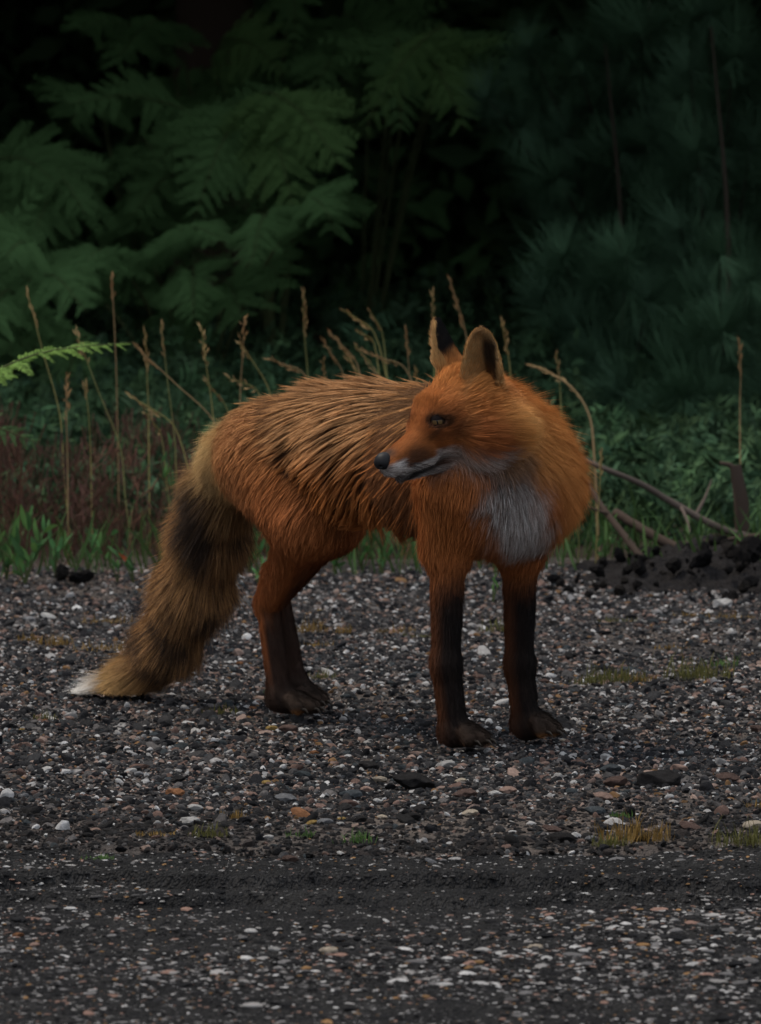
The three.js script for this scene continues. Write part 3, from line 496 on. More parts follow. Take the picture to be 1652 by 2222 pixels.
{
  const r = mulberry(4242), byRegion = {}; for (const k in GROUPS) { for (const g of GROUPS[k].regions) byRegion[g] = k; GROUPS[k].list = []; GROUPS[k].seed = []; }
  const { pos, idx, nor } = skin, nT = idx.length / 3, A = V(0, 0, 0), B = V(0, 0, 0), Cc = V(0, 0, 0), perMax = 190, n = V(0, 0, 0);
  const roots = (density, seeds, cb) => {
    for (let t = 0; t < nT; t++) {
      const [i, j, k] = [idx[t * 3] * 3, idx[t * 3 + 1] * 3, idx[t * 3 + 2] * 3];
      A.fromArray(pos, i); B.fromArray(pos, j).sub(A); Cc.fromArray(pos, k).sub(A);
      const area = B.clone().cross(Cc).length() / 2 * 1e4; let m = area * density; m = Math.floor(m) + (r() < m % 1 ? 1 : 0);
      while (m-- > 0) {
        let u = r(), v = r(); if (u + v > 1) { u = 1 - u; v = 1 - v; } const w = 1 - u - v;
        n.set(nor[i] * w + nor[j] * u + nor[k] * v, nor[i + 1] * w + nor[j + 1] * u + nor[k + 1] * v, nor[i + 2] * w + nor[j + 2] * u + nor[k + 2] * v).normalize();
        cb(A.x + B.x * u + Cc.x * v, A.y + B.y * u + Cc.y * v, A.z + B.z * u + Cc.z * v);
      }
    }
  };
  const direct = (k, jitter) => {
    const f = k.flow.clone().normalize(), c = f.dot(n); f.addScaledVector(n, -c); if (f.lengthSq() < 0.02) f.set(0, -1, 0).addScaledVector(n, n.y); f.normalize();
    f.addScaledVector(V(r() - 0.5, r() - 0.5, r() - 0.5), jitter); const a = k.lift * (0.7 + 0.6 * r());
    return f.multiplyScalar(Math.cos(a)).addScaledVector(n, Math.sin(a)).normalize();
  };
  const cell = 0.016, hash = {}, key = (x, y, z) => Math.floor(x / cell) * 73856093 ^ Math.floor(y / cell) * 19349663 ^ Math.floor(z / cell) * 83492791;
  roots(4, true, (x, y, z) => {
    const k = coat(x, y, z, n, 0.5), g = byRegion[k.region]; if (r() > GROUPS[g].seeds / 4) return;
    if (g === 'body') k.flow.normalize().add(V(noise(x * 26, y * 26, z * 26) - 0.5, noise(x * 26 + 9, y * 26, z * 26) - 0.5, noise(x * 26, y * 26 + 5, z * 26) - 0.5).multiplyScalar(0.8));
    const d = direct(k, g === 'body' ? 0.13 : 0.30), l = k.len * (0.75 + 0.6 * r()); (hash[key(x, y, z)] ??= []).push([x, y, z, x + d.x * l, y + d.y * l, z + d.z * l, g, r(), d.x, d.y, d.z, n.x, n.y, n.z, k.region]);
  });
  roots(perMax, false, (x, y, z) => {
    const q = r(), g = byRegion[measure(x, y, z)], G = GROUPS[g]; if (r() > G.per / perMax) return;
    const k = coat(x, y, z, n, q, true);
    for (const e of EYES) if (e.slit(x, y, z) < 1.08) return;
    const nose = H(0.120, -0.009); if (Math.hypot(x - nose.x, y - nose.y, z - nose.z) < 0.0095) return;
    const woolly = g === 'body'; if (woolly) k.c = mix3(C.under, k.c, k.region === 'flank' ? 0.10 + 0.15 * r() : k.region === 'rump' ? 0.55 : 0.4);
    const len = k.len * (0.6 + 0.6 * r() + (g === 'ruff' ? 0.25 * r() * r() : 0)) * (woolly ? (k.region === 'flank' ? 0.42 : 0.7) : 1), stray = r() < (g === 'ruff' || g === 'tail' ? 0.14 : 0.07), d = direct(stray ? { ...k, lift: k.lift + 0.2 } : k, stray ? 0.45 : 0.22), tip = V(x + d.x * len, y + d.y * len, z + d.z * len); let luck = 0.5;
    let bd = 1e9, s = null;
    for (let a = -1; a <= 1; a++) for (let b = -1; b <= 1; b++) for (let c = -1; c <= 1; c++) for (const e of hash[key(x + a * cell, y + b * cell, z + c * cell)] ?? []) { const ex = e[0] - x, ey = e[1] - y, ez = e[2] - z, al = ex * e[8] + ey * e[9] + ez * e[10], dd = ex * ex + ey * ey + ez * ez - G.long * al * al; if (dd < bd && e[6] === g) { bd = dd; s = e; } }
        if (s && !woolly && !stray) { const m = G.clump * (0.6 + 0.4 * r()), o = V(x - s[0], y - s[1], z - s[2]).multiplyScalar(g === 'body' ? 0.10 : 0.2); tip.lerp(V(s[3] + o.x, s[4] + o.y, s[5] + o.z), m); luck = s[7]; }
    if (tip.y < 0.003) tip.y = 0.003 + 0.004 * r();
    const tone = (0.72 + 0.5 * r()) * (g === 'body' ? 0.72 + 0.5 * luck : 0.85 + 0.3 * luck);
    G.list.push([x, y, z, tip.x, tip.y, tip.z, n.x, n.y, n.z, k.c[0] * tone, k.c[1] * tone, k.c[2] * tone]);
  });
  // wisps of long guard hair on back and flank, each from one seed
  const wisps = []; for (const k in hash) for (const e of hash[k]) if (e[6] === 'body' && e[7] > (e[14] === 'flank' ? 0.2 : 0.6)) wisps.push(e);
  for (const e of wisps) {
    const d = V(e[8], e[9], e[10]), l0 = V(e[3] - e[0], e[4] - e[1], e[5] - e[2]).length(); n.set(e[11], e[12], e[13]);
    const side = d.clone().cross(n).normalize(), fat = e[14] === 'flank' ? 0.5 + e[7] * 1.1 : 0.45, many = Math.round(9 + 13 * fat);
    for (let i = 0; i < many; i++) {
      const a = (r() + r() - 1) * 0.0016 * fat, b = (r() - 0.5) * 0.016, q = r(), l = l0 * (0.65 + 0.5 * r()), ax = 0.25, x = e[0] + side.x * a + d.x * b, y = e[1] + side.y * a + d.y * b, z = e[2] + side.z * a + d.z * b, t = l + b, off = a * ax + (r() - 0.5) * 0.0012, lo = (r() - 0.5) * 0.0012;
      const k = coat(x, y, z, n, 0.45 + 0.55 * q), light = smooth(0.29, 0.34, y), tone = (0.75 + 0.5 * r()) * (0.75 + 0.6 * e[7]), c = mix3(k.c, k.region === 'flank' ? mix3(mix3(C.orange, C.rust, 0.35), [0.42, 0.222, 0.100], light) : k.c, 0.8);
      GROUPS.wisp.list.push([x, y, z, e[0] + d.x * t + side.x * off + n.x * lo, e[1] + d.y * t + side.y * off + n.y * lo, e[2] + d.z * t + side.z * off + n.z * lo, n.x, n.y, n.z, c[0] * tone, c[1] * tone, c[2] * tone]);
    }
  }
  const hairMat = std([1, 1, 1], 0.6, { vertexColors: true, specularIntensity: 0.12 }), M = new THREE.Matrix4(), X = V(0, 0, 0), Y = V(0, 0, 0), Z = V(0, 0, 0), c = new THREE.Color();
  for (const k in GROUPS) {
    const G = GROUPS[k], o = new THREE.InstancedMesh(G.geo, hairMat, G.list.length); o.name = G.name; o.userData.kind = 'stuff';
    G.list.forEach((h, i) => {
      Y.set(h[3] - h[0], h[4] - h[1], h[5] - h[2]); const l = Y.length() || 1e-4; Y.divideScalar(l); Z.set(h[6], h[7], h[8]); Z.addScaledVector(Y, -Z.dot(Y)); if (Z.lengthSq() < 1e-6) Z.set(Y.y, -Y.x, 0); Z.normalize(); X.crossVectors(Y, Z);
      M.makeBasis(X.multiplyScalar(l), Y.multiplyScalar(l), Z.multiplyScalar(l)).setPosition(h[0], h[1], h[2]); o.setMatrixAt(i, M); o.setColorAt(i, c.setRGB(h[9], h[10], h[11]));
    });
    fox.add(o); console.log(G.name, G.list.length);
  }
}
{ // eyes, nose, claws, whiskers
  const iris = std([0.095, 0.056, 0.022], 0.2, { specularIntensity: 0.4 }), pupil = std([0.004, 0.004, 0.004], 0.05, { specularIntensity: 1 }), lidMat = std([0.008, 0.006, 0.006], 0.8, { specularIntensity: 0.04 });
  for (const e of EYES) {
    const ball = part('eye', new THREE.SphereGeometry(EYE_R, 32, 20), std([0.030, 0.020, 0.013], 0.1, { specularIntensity: 0.5 }), fox); ball.position.copy(e.c);
    ball.quaternion.setFromRotationMatrix(new THREE.Matrix4().makeBasis(HU.clone().cross(e.dir).normalize(), e.dir.clone().cross(HU.clone().cross(e.dir).normalize()).normalize(), e.dir));
    const i1 = part('iris', new THREE.SphereGeometry(EYE_R + 0.00006, 28, 8, 0, 6.2832, 0, 0.66), iris, ball); i1.rotation.x = Math.PI / 2;
    const p1 = part('pupil', new THREE.SphereGeometry(EYE_R + 0.00012, 20, 8, 0, 6.2832, 0, 0.34), pupil, ball); p1.rotation.x = Math.PI / 2; p1.scale.x = 0.6;
    for (const [name, t0, t1, tilt] of [['upper_eyelid', 0, 1.33, 0.0], ['lower_eyelid', 1.86, Math.PI, 0.0]]) { const l = part(name, new THREE.SphereGeometry(EYE_R + 0.0007, 30, 12, 0, 6.2832, t0, t1 - t0), lidMat, fox); l.position.copy(e.c); l.quaternion.copy(ball.quaternion); l.rotateX(tilt); l.rotateZ(-e.s * 0.22); }
  }
  const nf = (x, y, z) => {
    const q = (f, u, l, r, sf = 1, su = 1, sl = 1) => { const c = H(f, u, l), px = x - c.x, py = y - c.y, pz = z - c.z; return Math.hypot((px * HF.x + py * HF.y + pz * HF.z) / sf, (px * HU.x + py * HU.y + pz * HU.z) / su, (px * HL.x + py * HL.y + pz * HL.z) / sl) - r; };
    let d = q(0.1160, -0.0090, 0, 0.0096, 1.0, 0.86, 0.98);
    for (const s of [-1, 1]) { const a = q(0.1195, -0.0125, s * 0.0042, 0.0056), k = 0.004, h = clamp(0.5 + 0.5 * (d - a) / k); d = lerp(d, a, h) - k * h * (1 - h); }
    for (const s of [-1, 1]) d = Math.max(d, -q(0.1252, -0.0128, s * 0.0060, 0.0021, 1, 1, 1.5));
    return d;
  };
  const c = H(0.120, -0.010), ns = surface(nf, c.clone().addScalar(-0.016), c.clone().addScalar(0.016), 0.0008);
  part('nose', geo(ns.pos, ns.idx, ns.nor), std([0.008, 0.008, 0.009], 0.5, { specularIntensity: 0.22 }), fox);
  const clawMat = std([0.035, 0.028, 0.022], 0.4);
  for (const [p, d] of claws) { const pts = [p, p.clone().addScaledVector(d, 0.005).add(V(0, -0.001, 0)), p.clone().addScaledVector(d, 0.009).add(V(0, -0.005, 0))]; part('claw', limb(pts, [0.0019, 0.0016, 0.0004], 6), clawMat, fox); }
  const r = mulberry(9), wm = std([0.02, 0.018, 0.018], 0.4);
  for (const s of [-1, 1]) for (let i = 0; i < 9; i++) { const p = H(0.088 + 0.014 * r(), -0.017 - 0.006 * r(), s * 0.013), d = fur(-0.55 + 0.3 * r(), -0.15 - 0.3 * r(), s * 0.8).normalize(), l = 0.03 + 0.025 * r(); part('whisker', limb([p, p.clone().addScaledVector(d, l * 0.5), p.clone().addScaledVector(d, l).addScaledVector(HF, -0.006).add(V(0, -0.004, 0))], [0.00022, 0.00018, 0.00006], 4), wm, fox); }
}

// ------------------------------------------------------------------ wood behind: trees, pines, ferns
const bark = std([0.05, 0.036, 0.026], 0.95), twigMat = std([0.028, 0.022, 0.017], 0.95);
function leafBlade(l, w, fold = 0.25, droop = 0.2, n = 4) {      // a pointed leaf along +y, folded along its midrib, bent
  const pos = [], idx = [];
  for (let i = 0; i <= n; i++) { const t = i / n, h = w * 0.5 * Math.pow(Math.sin(Math.PI * Math.min(0.985, 0.04 + t * 0.96)), 0.8), z = -droop * l * t * t, y = l * t * (1 - 0.15 * droop * t); pos.push(-h, y, z + h * fold, 0, y, z, h, y, z + h * fold); }
  for (let i = 0; i < n; i++) { const a = i * 3; idx.push(a, a + 1, a + 3, a + 1, a + 4, a + 3, a + 1, a + 2, a + 4, a + 2, a + 5, a + 4); }
  return geo(pos, idx);
}
function spray(seed, n, l, w, wide = l) {                                   // a handful of leaves round a point
  const r = mulberry(seed), gs = [];
  for (let i = 0; i < n; i++) { const g = leafBlade(l * (0.6 + 0.6 * r()), w * (0.7 + 0.5 * r()), 0.3, 0.4, 2); g.rotateX((r() - 0.2) * 1.6); g.rotateZ((r() - 0.5) * 3.6); g.rotateY(r() * 6.28); g.translate((r() - 0.5) * wide, (r() - 0.5) * wide, (r() - 0.5) * wide); gs.push(g); }
  return mergeGeometries(gs);
}
function cloud(name, g, m, n, place, parent, seed) {
  const r = mulberry(seed), o = new THREE.InstancedMesh(g, m, n), M = new THREE.Matrix4(), q = new THREE.Quaternion(), e = new THREE.Euler(), c = new THREE.Color();
  for (let k = 0; k < n; k++) { const s = place(r), up = s.up ?? 0; e.set((r() - 0.5) * (up ? 0.95 : 6.28), r() * 6.28, (r() - 0.5) * (up ? 0.95 : 6.28)); q.setFromEuler(e); M.compose(V(s.x, s.y, s.z), q, V(s.s, s.s * (s.tall ?? 1), s.s)); o.setMatrixAt(k, M); const f = 0.7 + 0.6 * r(); o.setColorAt(k, c.setRGB(f * (0.9 + 0.2 * r()), f, f * (0.85 + 0.3 * r()))); }
  o.name = parent === scene ? numbered(name) : name; o.userData.kind = 'stuff'; parent.add(o); return o;
}
const darkLeaf = std([0.050, 0.098, 0.040], 0.9, { side: THREE.DoubleSide }), sprayA = spray(3, 26, 0.075, 0.034, 0.2), sprayB = spray(4, 26, 0.075, 0.026, 0.2);
{ // the closed wood at the back and trees whose unseen crowns are shaped to shade the verge
  tag(cloud('woodland', sprayA, darkLeaf, 30000, r => ({ x: (r() * 2 - 1) * 10, y: 4.5 * Math.pow(r(), 0.9), z: -13.5 - 6 * r(), s: 1.3 + 1.3 * r() }), scene, 61), 'dark mass of leaves filling the wood behind everything', 'woodland');
  const spots = [[-4.6, -9.2, 0.13], [-2.6, -10.0, 0.10], [-0.5, -10.6, 0.12], [1.8, -10.2, 0.10], [3.6, -9.4, 0.14], [5.6, -9.2, 0.12], [-6.7, -9.4, 0.12], [7.4, -9.8, 0.13]];
  const say = ['behind the fern thicket', 'deep in the wood behind the ferns', 'behind the dark hollow above the fox', 'behind the young pines', 'beside the young pines', 'past the young pines', 'far along the wood edge past the ferns', 'far along the wood edge past the pines'];
  spots.forEach(([x, z, w], i) => {
    const r = mulberry(300 + i), t = thing('forest_tree', `tall dark forest tree standing ${say[i]}`, 'tree', V(x, -0.03, z), 'forest trees along the wood edge');
    const pts = curve([V(0, 0, 0), V(0.05 * (r() - 0.5), 2, 0), V(0.3 * (r() - 0.5), 4.5, 0.2), V(0.5 * (r() - 0.5), 7, 0.1)], 12);
    part('trunk', limb(pts, pts.map((p, k) => w * (1.15 - 0.085 * k)), 9, 0.12, i), bark, t);
    for (let b = 0; b < 6; b++) { const y = 2.0 + b * 0.75, a = r() * 6.28, p = V(0, y, 0.05); part('bough', limb([p, p.clone().add(V(Math.cos(a) * 0.8, 0.3, Math.sin(a) * 0.8)), p.clone().add(V(Math.cos(a) * 1.7, 0.35, Math.sin(a) * 1.7))], [w * 0.4, w * 0.25, w * 0.08], 6), bark, t); }
    cloud('shade_crown', i % 2 ? sprayA : sprayB, darkLeaf, 3900, r => { const a = r() * 6.28, y = Math.pow(r(), 1.3), R = 2.0 * Math.sqrt(r()) * (1.15 - 0.75 * y); return { x: Math.cos(a) * R * 0.9, y: 1.9 + 5.5 * y, z: 1.0 + Math.sin(a) * R * 2.0, s: 1.4 + 1.2 * r() }; }, t, 400 + i);
  });
}
// ferns: plant > frond > pinna
const pinnaGeos = [1, 2, 3].map(seed => {                          // a pinna along +y, one long, with paired leaflets
  const r = mulberry(seed * 7), gs = [];
  for (let i = 0; i < 11; i++) for (const s of [-1, 1]) { const t = 0.06 + i / 11 * 0.9, g = leafBlade(0.20 * Math.pow(1 - t, 0.7) + 0.03, 0.085 * (1 - 0.45 * t), 0.2, 0.3 * r(), 2); g.rotateZ(-s * (1.12 - 0.35 * t + (r() - 0.5) * 0.15)); g.rotateY(s * (r() - 0.3) * 0.5); g.translate(0, t, -0.10 * t * t); gs.push(g); }
  const rib = limb([V(0, 0, 0), V(0, 0.5, -0.025), V(0, 1, -0.1)], [0.012, 0.009, 0.003], 4); gs.push(rib);
  return mergeGeometries(gs.map(g => { g = g.clone(); g.deleteAttribute('uv'); return g; }));
});
const fernMats = { bright: leafMat([0.062, 0.120, 0.036]), mid: leafMat([0.054, 0.112, 0.038]), dull: leafMat([0.054, 0.112, 0.038]), lime: leafMat([0.095, 0.170, 0.030]) };
const fernStem = std([0.05, 0.06, 0.025], 0.8);
function frond(plant, base, start, tip, tone, seed, wide = 0.42, pairs = 13, level) {
  const r = mulberry(seed), L = start.distanceTo(tip), o = plant.position, mid = start.clone().lerp(tip, 0.5).add(V(0, L * 0.10, L * 0.06));
  const rach = new THREE.CatmullRomCurve3([base.clone().sub(o), base.clone().lerp(start, 0.6).add(V(0, 0.05, -0.04)).sub(o), start.clone().sub(o), mid.clone().sub(o), tip.clone().sub(o)]), pts = rach.getPoints(22);
  const f = part('frond', limb(pts, pts.map((p, i) => 0.0042 * (1 - i / 24)), 6), fernStem, plant);
  const spine = new THREE.CatmullRomCurve3([start.clone().sub(o), mid.clone().sub(o), tip.clone().sub(o)]);
  const face = level ?? V((r() - 0.5) * 0.7, 0.55 + 0.4 * (r() - 0.5), 1).normalize();           // fronds show their upper side to the open road
  for (let i = 0; i < pairs; i++) for (const s of [-1, 1]) {
    if (r() < 0.07) continue;
    const t = i / pairs * 0.97 + 0.015, p = spine.getPoint(t), d = spine.getTangent(t), len = L * wide * Math.pow(1 - t, 0.75) * (0.8 + 0.3 * r()) * (0.65 + 0.35 * smooth(0, 0.2, t)) + 0.012;
    const side = d.clone().cross(face).normalize().multiplyScalar(s), y = side.multiplyScalar(Math.sin(1.0 - 0.3 * t)).addScaledVector(d, Math.cos(1.0 - 0.3 * t)).add(V(0.25 * (r() - 0.5), -0.35 * r(), 0.4 * (r() - 0.5))).normalize(), z = face.clone().add(V(0.7 * (r() - 0.5), 0.7 * (r() - 0.5), 0)).addScaledVector(y, -face.dot(y)).normalize(), x = y.clone().cross(z);
    const m = part('pinna', pinnaGeos[Math.floor(r() * 3)], fernMats[tone], f); m.matrix.makeBasis(x.multiplyScalar(len), y.multiplyScalar(len), z.multiplyScalar(len)).setPosition(p); m.matrix.decompose(m.position, m.quaternion, m.scale);
  }
  return f;
}
{
  const plants = [ // where it roots (picture x, depth), words, fronds: from, to (points of the photograph), tone
    [600, -7.2, 'tall bright bracken fern arching over in front of the dark hollow', [[560, 215, 745, 365, 'bright', 0.55], [560, 230, 640, 465, 'bright', 0.6], [540, 250, 420, 480, 'mid', 0.5]]],
    [330, -7.5, 'bracken fern with long fronds reaching away from the bright one', [[470, 300, 140, 225, 'mid', 0.34], [440, 390, 285, 470, 'mid', 0.45], [480, 330, 330, 360, 'dull', 0.4]]],
    [780, -7.6, 'fern with hanging fronds at the top of the dark hollow', [[980, 60, 775, 310, 'bright', 0.35], [900, 120, 1010, 285, 'bright', 0.5], [860, 90, 870, 300, 'mid', 0.4]]],
    [520, -8.2, 'high fern behind the bright bracken', [[470, 110, 620, 165, 'bright', 0.4], [640, -40, 640, 120, 'mid', 0.3], [380, 60, 240, 150, 'dull', 0.5], [360, 120, 150, 60, 'dull', 0.5]]],
    [120, -7.2, 'low spreading fern at the edge of the thicket with drooping fronds', [[40, 330, 190, 470, 'mid', 0.5], [170, 390, 60, 540, 'mid', 0.5], [-30, 380, 130, 400, 'dull', 0.5], [-60, 480, 60, 520, 'mid', 0.5]]],
    [420, -6.8, 'small fern under the bright bracken', [[330, 560, 490, 520, 'mid', 0.42], [590, 470, 545, 580, 'mid', 0.4], [640, 480, 720, 470, 'dull', 0.4], [250, 560, 150, 640, 'dull', 0.5], [420, 590, 420, 700, 'dull', 0.4]]],
    [60, -6.2, 'low fern beside the dead brown stems', [[60, 620, 190, 680, 'dull', 0.45], [30, 640, -40, 760, 'dull', 0.45], [90, 580, 10, 560, 'mid', 0.4]]],
  ];
  plants.forEach(([px, z, label, fr], i) => {
    const base = at(px, 1111, z); base.y = -0.02; const plant = thing('fern', label, 'fern', base, 'ferns at the wood edge');
    fr.forEach(([a, b, c, d, tone, wide], k) => frond(plant, base, at(a, b, z + 0.15), at(c, d, z + 0.6), tone, 900 + i * 20 + k, wide * 0.85, 12));
    const r = mulberry(50 + i); for (let k = 0; k < 5; k++) { const q = fr[k % fr.length], mx = (q[0] + q[2]) / 2 + (r() - 0.5) * 260, my = (q[1] + q[3]) / 2 + (r() - 0.3) * 200, an = r() * 6.28, l = 50 + 70 * r(); if (Math.hypot(mx - 930, my - 440) < 230) continue; frond(plant, base, at(mx, my, z - 0.1 - 0.4 * r()), at(mx + Math.cos(an) * l * 1.3, my + 30 + Math.abs(Math.sin(an)) * l, z + 0.1 + 0.4 * r()), 'mid', 980 + i * 20 + k, 0.4 + 0.15 * r(), 9); }
  });
  const fz = -2.0, b = at(-260, 1111, fz); b.y = 0; // the green frond that reaches in from the side
  const side = thing('fern', 'bright yellow green fern reaching over the dry grass from beyond the dead stems', 'fern', b, 'ferns at the wood edge');
  frond(side, b, at(-150, 900, fz), at(288, 742, fz + 0.1), 'lime', 31, 0.24, 16, V(0.1, 1, 0.32).normalize()); frond(side, b, at(-140, 850, fz - 0.1), at(-20, 760, fz), 'mid', 32, 0.3, 10); frond(side, b, at(-120, 930, fz - 0.1), at(90, 965, fz - 0.05), 'mid', 33, 0.22, 10);
}
// young pines: tree > branch > needle tuft
const tuftGeos = [5, 6, 7].map(seed => {
  const r = mulberry(seed), pos = [], idx = [];
  for (let i = 0; i < 150; i++) {
    const a = r() * 6.28, t = r() * 0.55, th = 0.45 + 0.75 * r(), d = V(Math.cos(a) * Math.sin(th), Math.cos(th), Math.sin(a) * Math.sin(th)), l = 0.65 + 0.45 * r(), s = d.clone().cross(V(0.3, 0.2, 0.9)).normalize().multiplyScalar(0.0065), o = V(0, t - 0.45, 0), m = o.clone().addScaledVector(d, l * 0.5), e = o.clone().addScaledVector(d, l).add(V(0, -0.06, 0)), k = pos.length / 3;
    for (const p of [o.clone().sub(s), o.clone().add(s), m.clone().sub(s), m.clone().add(s), e]) pos.push(p.x, p.y, p.z); idx.push(k, k + 1, k + 2, k + 1, k + 3, k + 2, k + 2, k + 3, k + 4);
  }
  return geo(pos, idx);
});
const needleMats = [[0.042, 0.086, 0.046], [0.046, 0.094, 0.050], [0.040, 0.080, 0.046]].map(c => leafMat(c, { transmission: 0.1, roughness: 0.7 }));
{
  const trees = [
    [1400, -7.4, 'young pine with long needles standing beside the dark hollow', [[1380, 215], [1335, 60], [1430, 70], [1220, 300], [1170, 225], [1275, 355], [1210, 385], [1100, 250], [1290, 235], [1440, 330], [1350, 330], [1060, 215], [1150, 110], [1250, 130], [1190, 480], [1290, 470], [1240, 420]]],
    [1540, -7.0, 'young pine with sparse dim tufts past the other one', [[1445, 440], [1515, 330], [1600, 545], [1560, 620], [1640, 470], [1480, 180], [1560, 220], [1630, 320], [1500, 540], [1600, 120], [1540, 30], [1640, 640]]],
    [1330, -6.6, 'small low pine seedling with drooping tufts', [[1225, 560], [1305, 610], [1290, 690], [1395, 720], [1180, 640], [1240, 720], [1360, 560], [1420, 650]]],
    [1560, -5.8, 'bushy pine seedling behind the fallen branches', [[1570, 720], [1345, 850], [1425, 930], [1500, 860], [1560, 950], [1620, 890], [1390, 1020], [1480, 1010], [1450, 800], [1600, 800], [1530, 1040], [1620, 1010]]],
  ];
  trees.forEach(([px, z, label, tips], i) => {
    const base = at(px, 1111, z); base.y = -0.03; const r = mulberry(700 + i), t = thing('pine_tree', label, 'pine tree', base, 'young pines at the wood edge');
    const ends = [...tips, ...Array.from({ length: 12 }, (_, k) => [px + (r() - 0.5) * 150, 20 + (i > 1 ? 520 : 0) + k * 42 + 30 * r()])].map(([x, y]) => at(x, y, z + 0.25 + 0.5 * r())), top = Math.max(...ends.map(e => e.y)) + 0.5, pts = curve([V(0, 0, 0), V(0.02, top * 0.5, -0.03), V(-0.02, top, 0)], 8);
    part('trunk', limb(pts, pts.map((p, k) => 0.010 * (1 - k / 9.5)), 8, 0.1, i), twigMat, t);
    for (const e of ends) {
      const tip = e.clone().sub(base), root = V(0, Math.max(0.05, tip.y - 0.25 - 0.2 * r()), 0), mid = root.clone().lerp(tip, 0.55).add(V(0, -0.05, 0)), ps = curve([root, mid, tip], 8);
      const br = part('branch', limb(ps, ps.map((p, k) => 0.007 * (1 - k / 10)), 5), twigMat, t);
      for (let k = 0; k < 5; k++) {
        const u = 1 - k * 0.17, p = ps[Math.round(u * 8)].clone().add(V((r() - 0.5), (r() - 0.5), (r() - 0.5)).multiplyScalar(k ? 0.10 : 0)), d = tip.clone().sub(mid).normalize().add(V(r() - 0.5, r() - 0.7, r() - 0.2).multiplyScalar(1.0)).normalize(), s = 0.11 + 0.04 * r();
        const m = part('needle_tuft', tuftGeos[Math.floor(r() * 3)], needleMats[Math.floor(r() * 3)], br); m.position.copy(p); m.quaternion.setFromUnitVectors(V(0, 1, 0), d); m.scale.setScalar(s);
      }
    }
  });
}
// low cover between the ferns, and the brown dead stems
const lowLeaf = std([0.032, 0.062, 0.030], 0.9, { side: THREE.DoubleSide });
tag(cloud('undergrowth', spray(8, 16, 0.035, 0.007), lowLeaf, 13000, r => { const z = -3.0 - 5.6 * r(); return { x: (r() * 2 - 1) * (1.1 + 0.12 * (CAM_Z - z) * 0.6), y: Math.max(0, (0.10 + 0.035 * (-3 - z)) * Math.pow(r(), 1.3) * (0.5 + fbm(z * 2, 3, 7))), z, s: 0.7 + 0.7 * r() }; }, scene, 71), 'low dark green undergrowth between the grass and the ferns', 'undergrowth');
{
  const stemG = (() => { const r = mulberry(5), gs = [limb([V(0, 0, 0), V(0.02, 0.5, 0.01), V(-0.02, 1, 0)], [0.006, 0.005, 0.002], 4)]; for (let i = 0; i < 9; i++) { const y = 0.3 + 0.65 * r(), a = r() * 6.28, l = 0.12 + 0.15 * r(); gs.push(limb([V(0, y, 0), V(Math.cos(a) * l * 0.5, y + l * 0.5, Math.sin(a) * l * 0.5), V(Math.cos(a) * l * 0.7, y + l, Math.sin(a) * l * 0.7)], [0.003, 0.004, 0.006], 3)); } return mergeGeometries(gs); })();
  const dead = std([0.058, 0.030, 0.022], 0.95);
  tag(cloud('dead_stems', stemG, dead, 620, r => { const z = -2.5 - 1.3 * r(), p = at(-120 + 560 * Math.pow(r(), 1.05), 1111, z), c = fbm(p.x * 9, z * 9, 2); return { x: p.x, y: -0.02, z, s: 0.05 + 0.34 * Math.pow(r(), 1.6) * c * (1 - 0.4 * smooth(-0.45, -0.2, p.x)), up: 1 }; }, scene, 81), 'thicket of dry reddish brown stems behind the fox tail', 'dead stems');
  tag(cloud('dead_stems', stemG, std([0.11, 0.06, 0.03], 0.95), 260, r => { const z = -2.55 - 0.7 * r(), p = at(430 + 760 * r(), 1111, z); return { x: p.x, y: -0.02, z, s: 0.09 + 0.10 * r(), up: 1 }; }, scene, 82), 'sparse brown dry stems behind the fox body', 'dead stems');
  const blade = (() => { const g = leafBlade(1, 0.05, 0.4, 0.35, 3); return g; })();
  tag(cloud('verge_grass', blade, leafMat([0.045, 0.085, 0.026]), 1000, r => { const x = (r() * 2 - 1) * 1.5, z = vergeEdge(x) - 0.03 - 0.55 * Math.pow(r(), 1.5); return { x, y: -0.015, z, s: 0.04 + 0.09 * r(), up: 1 }; }, scene, 83), 'short green grass along the edge of the shoulder', 'grass');
}
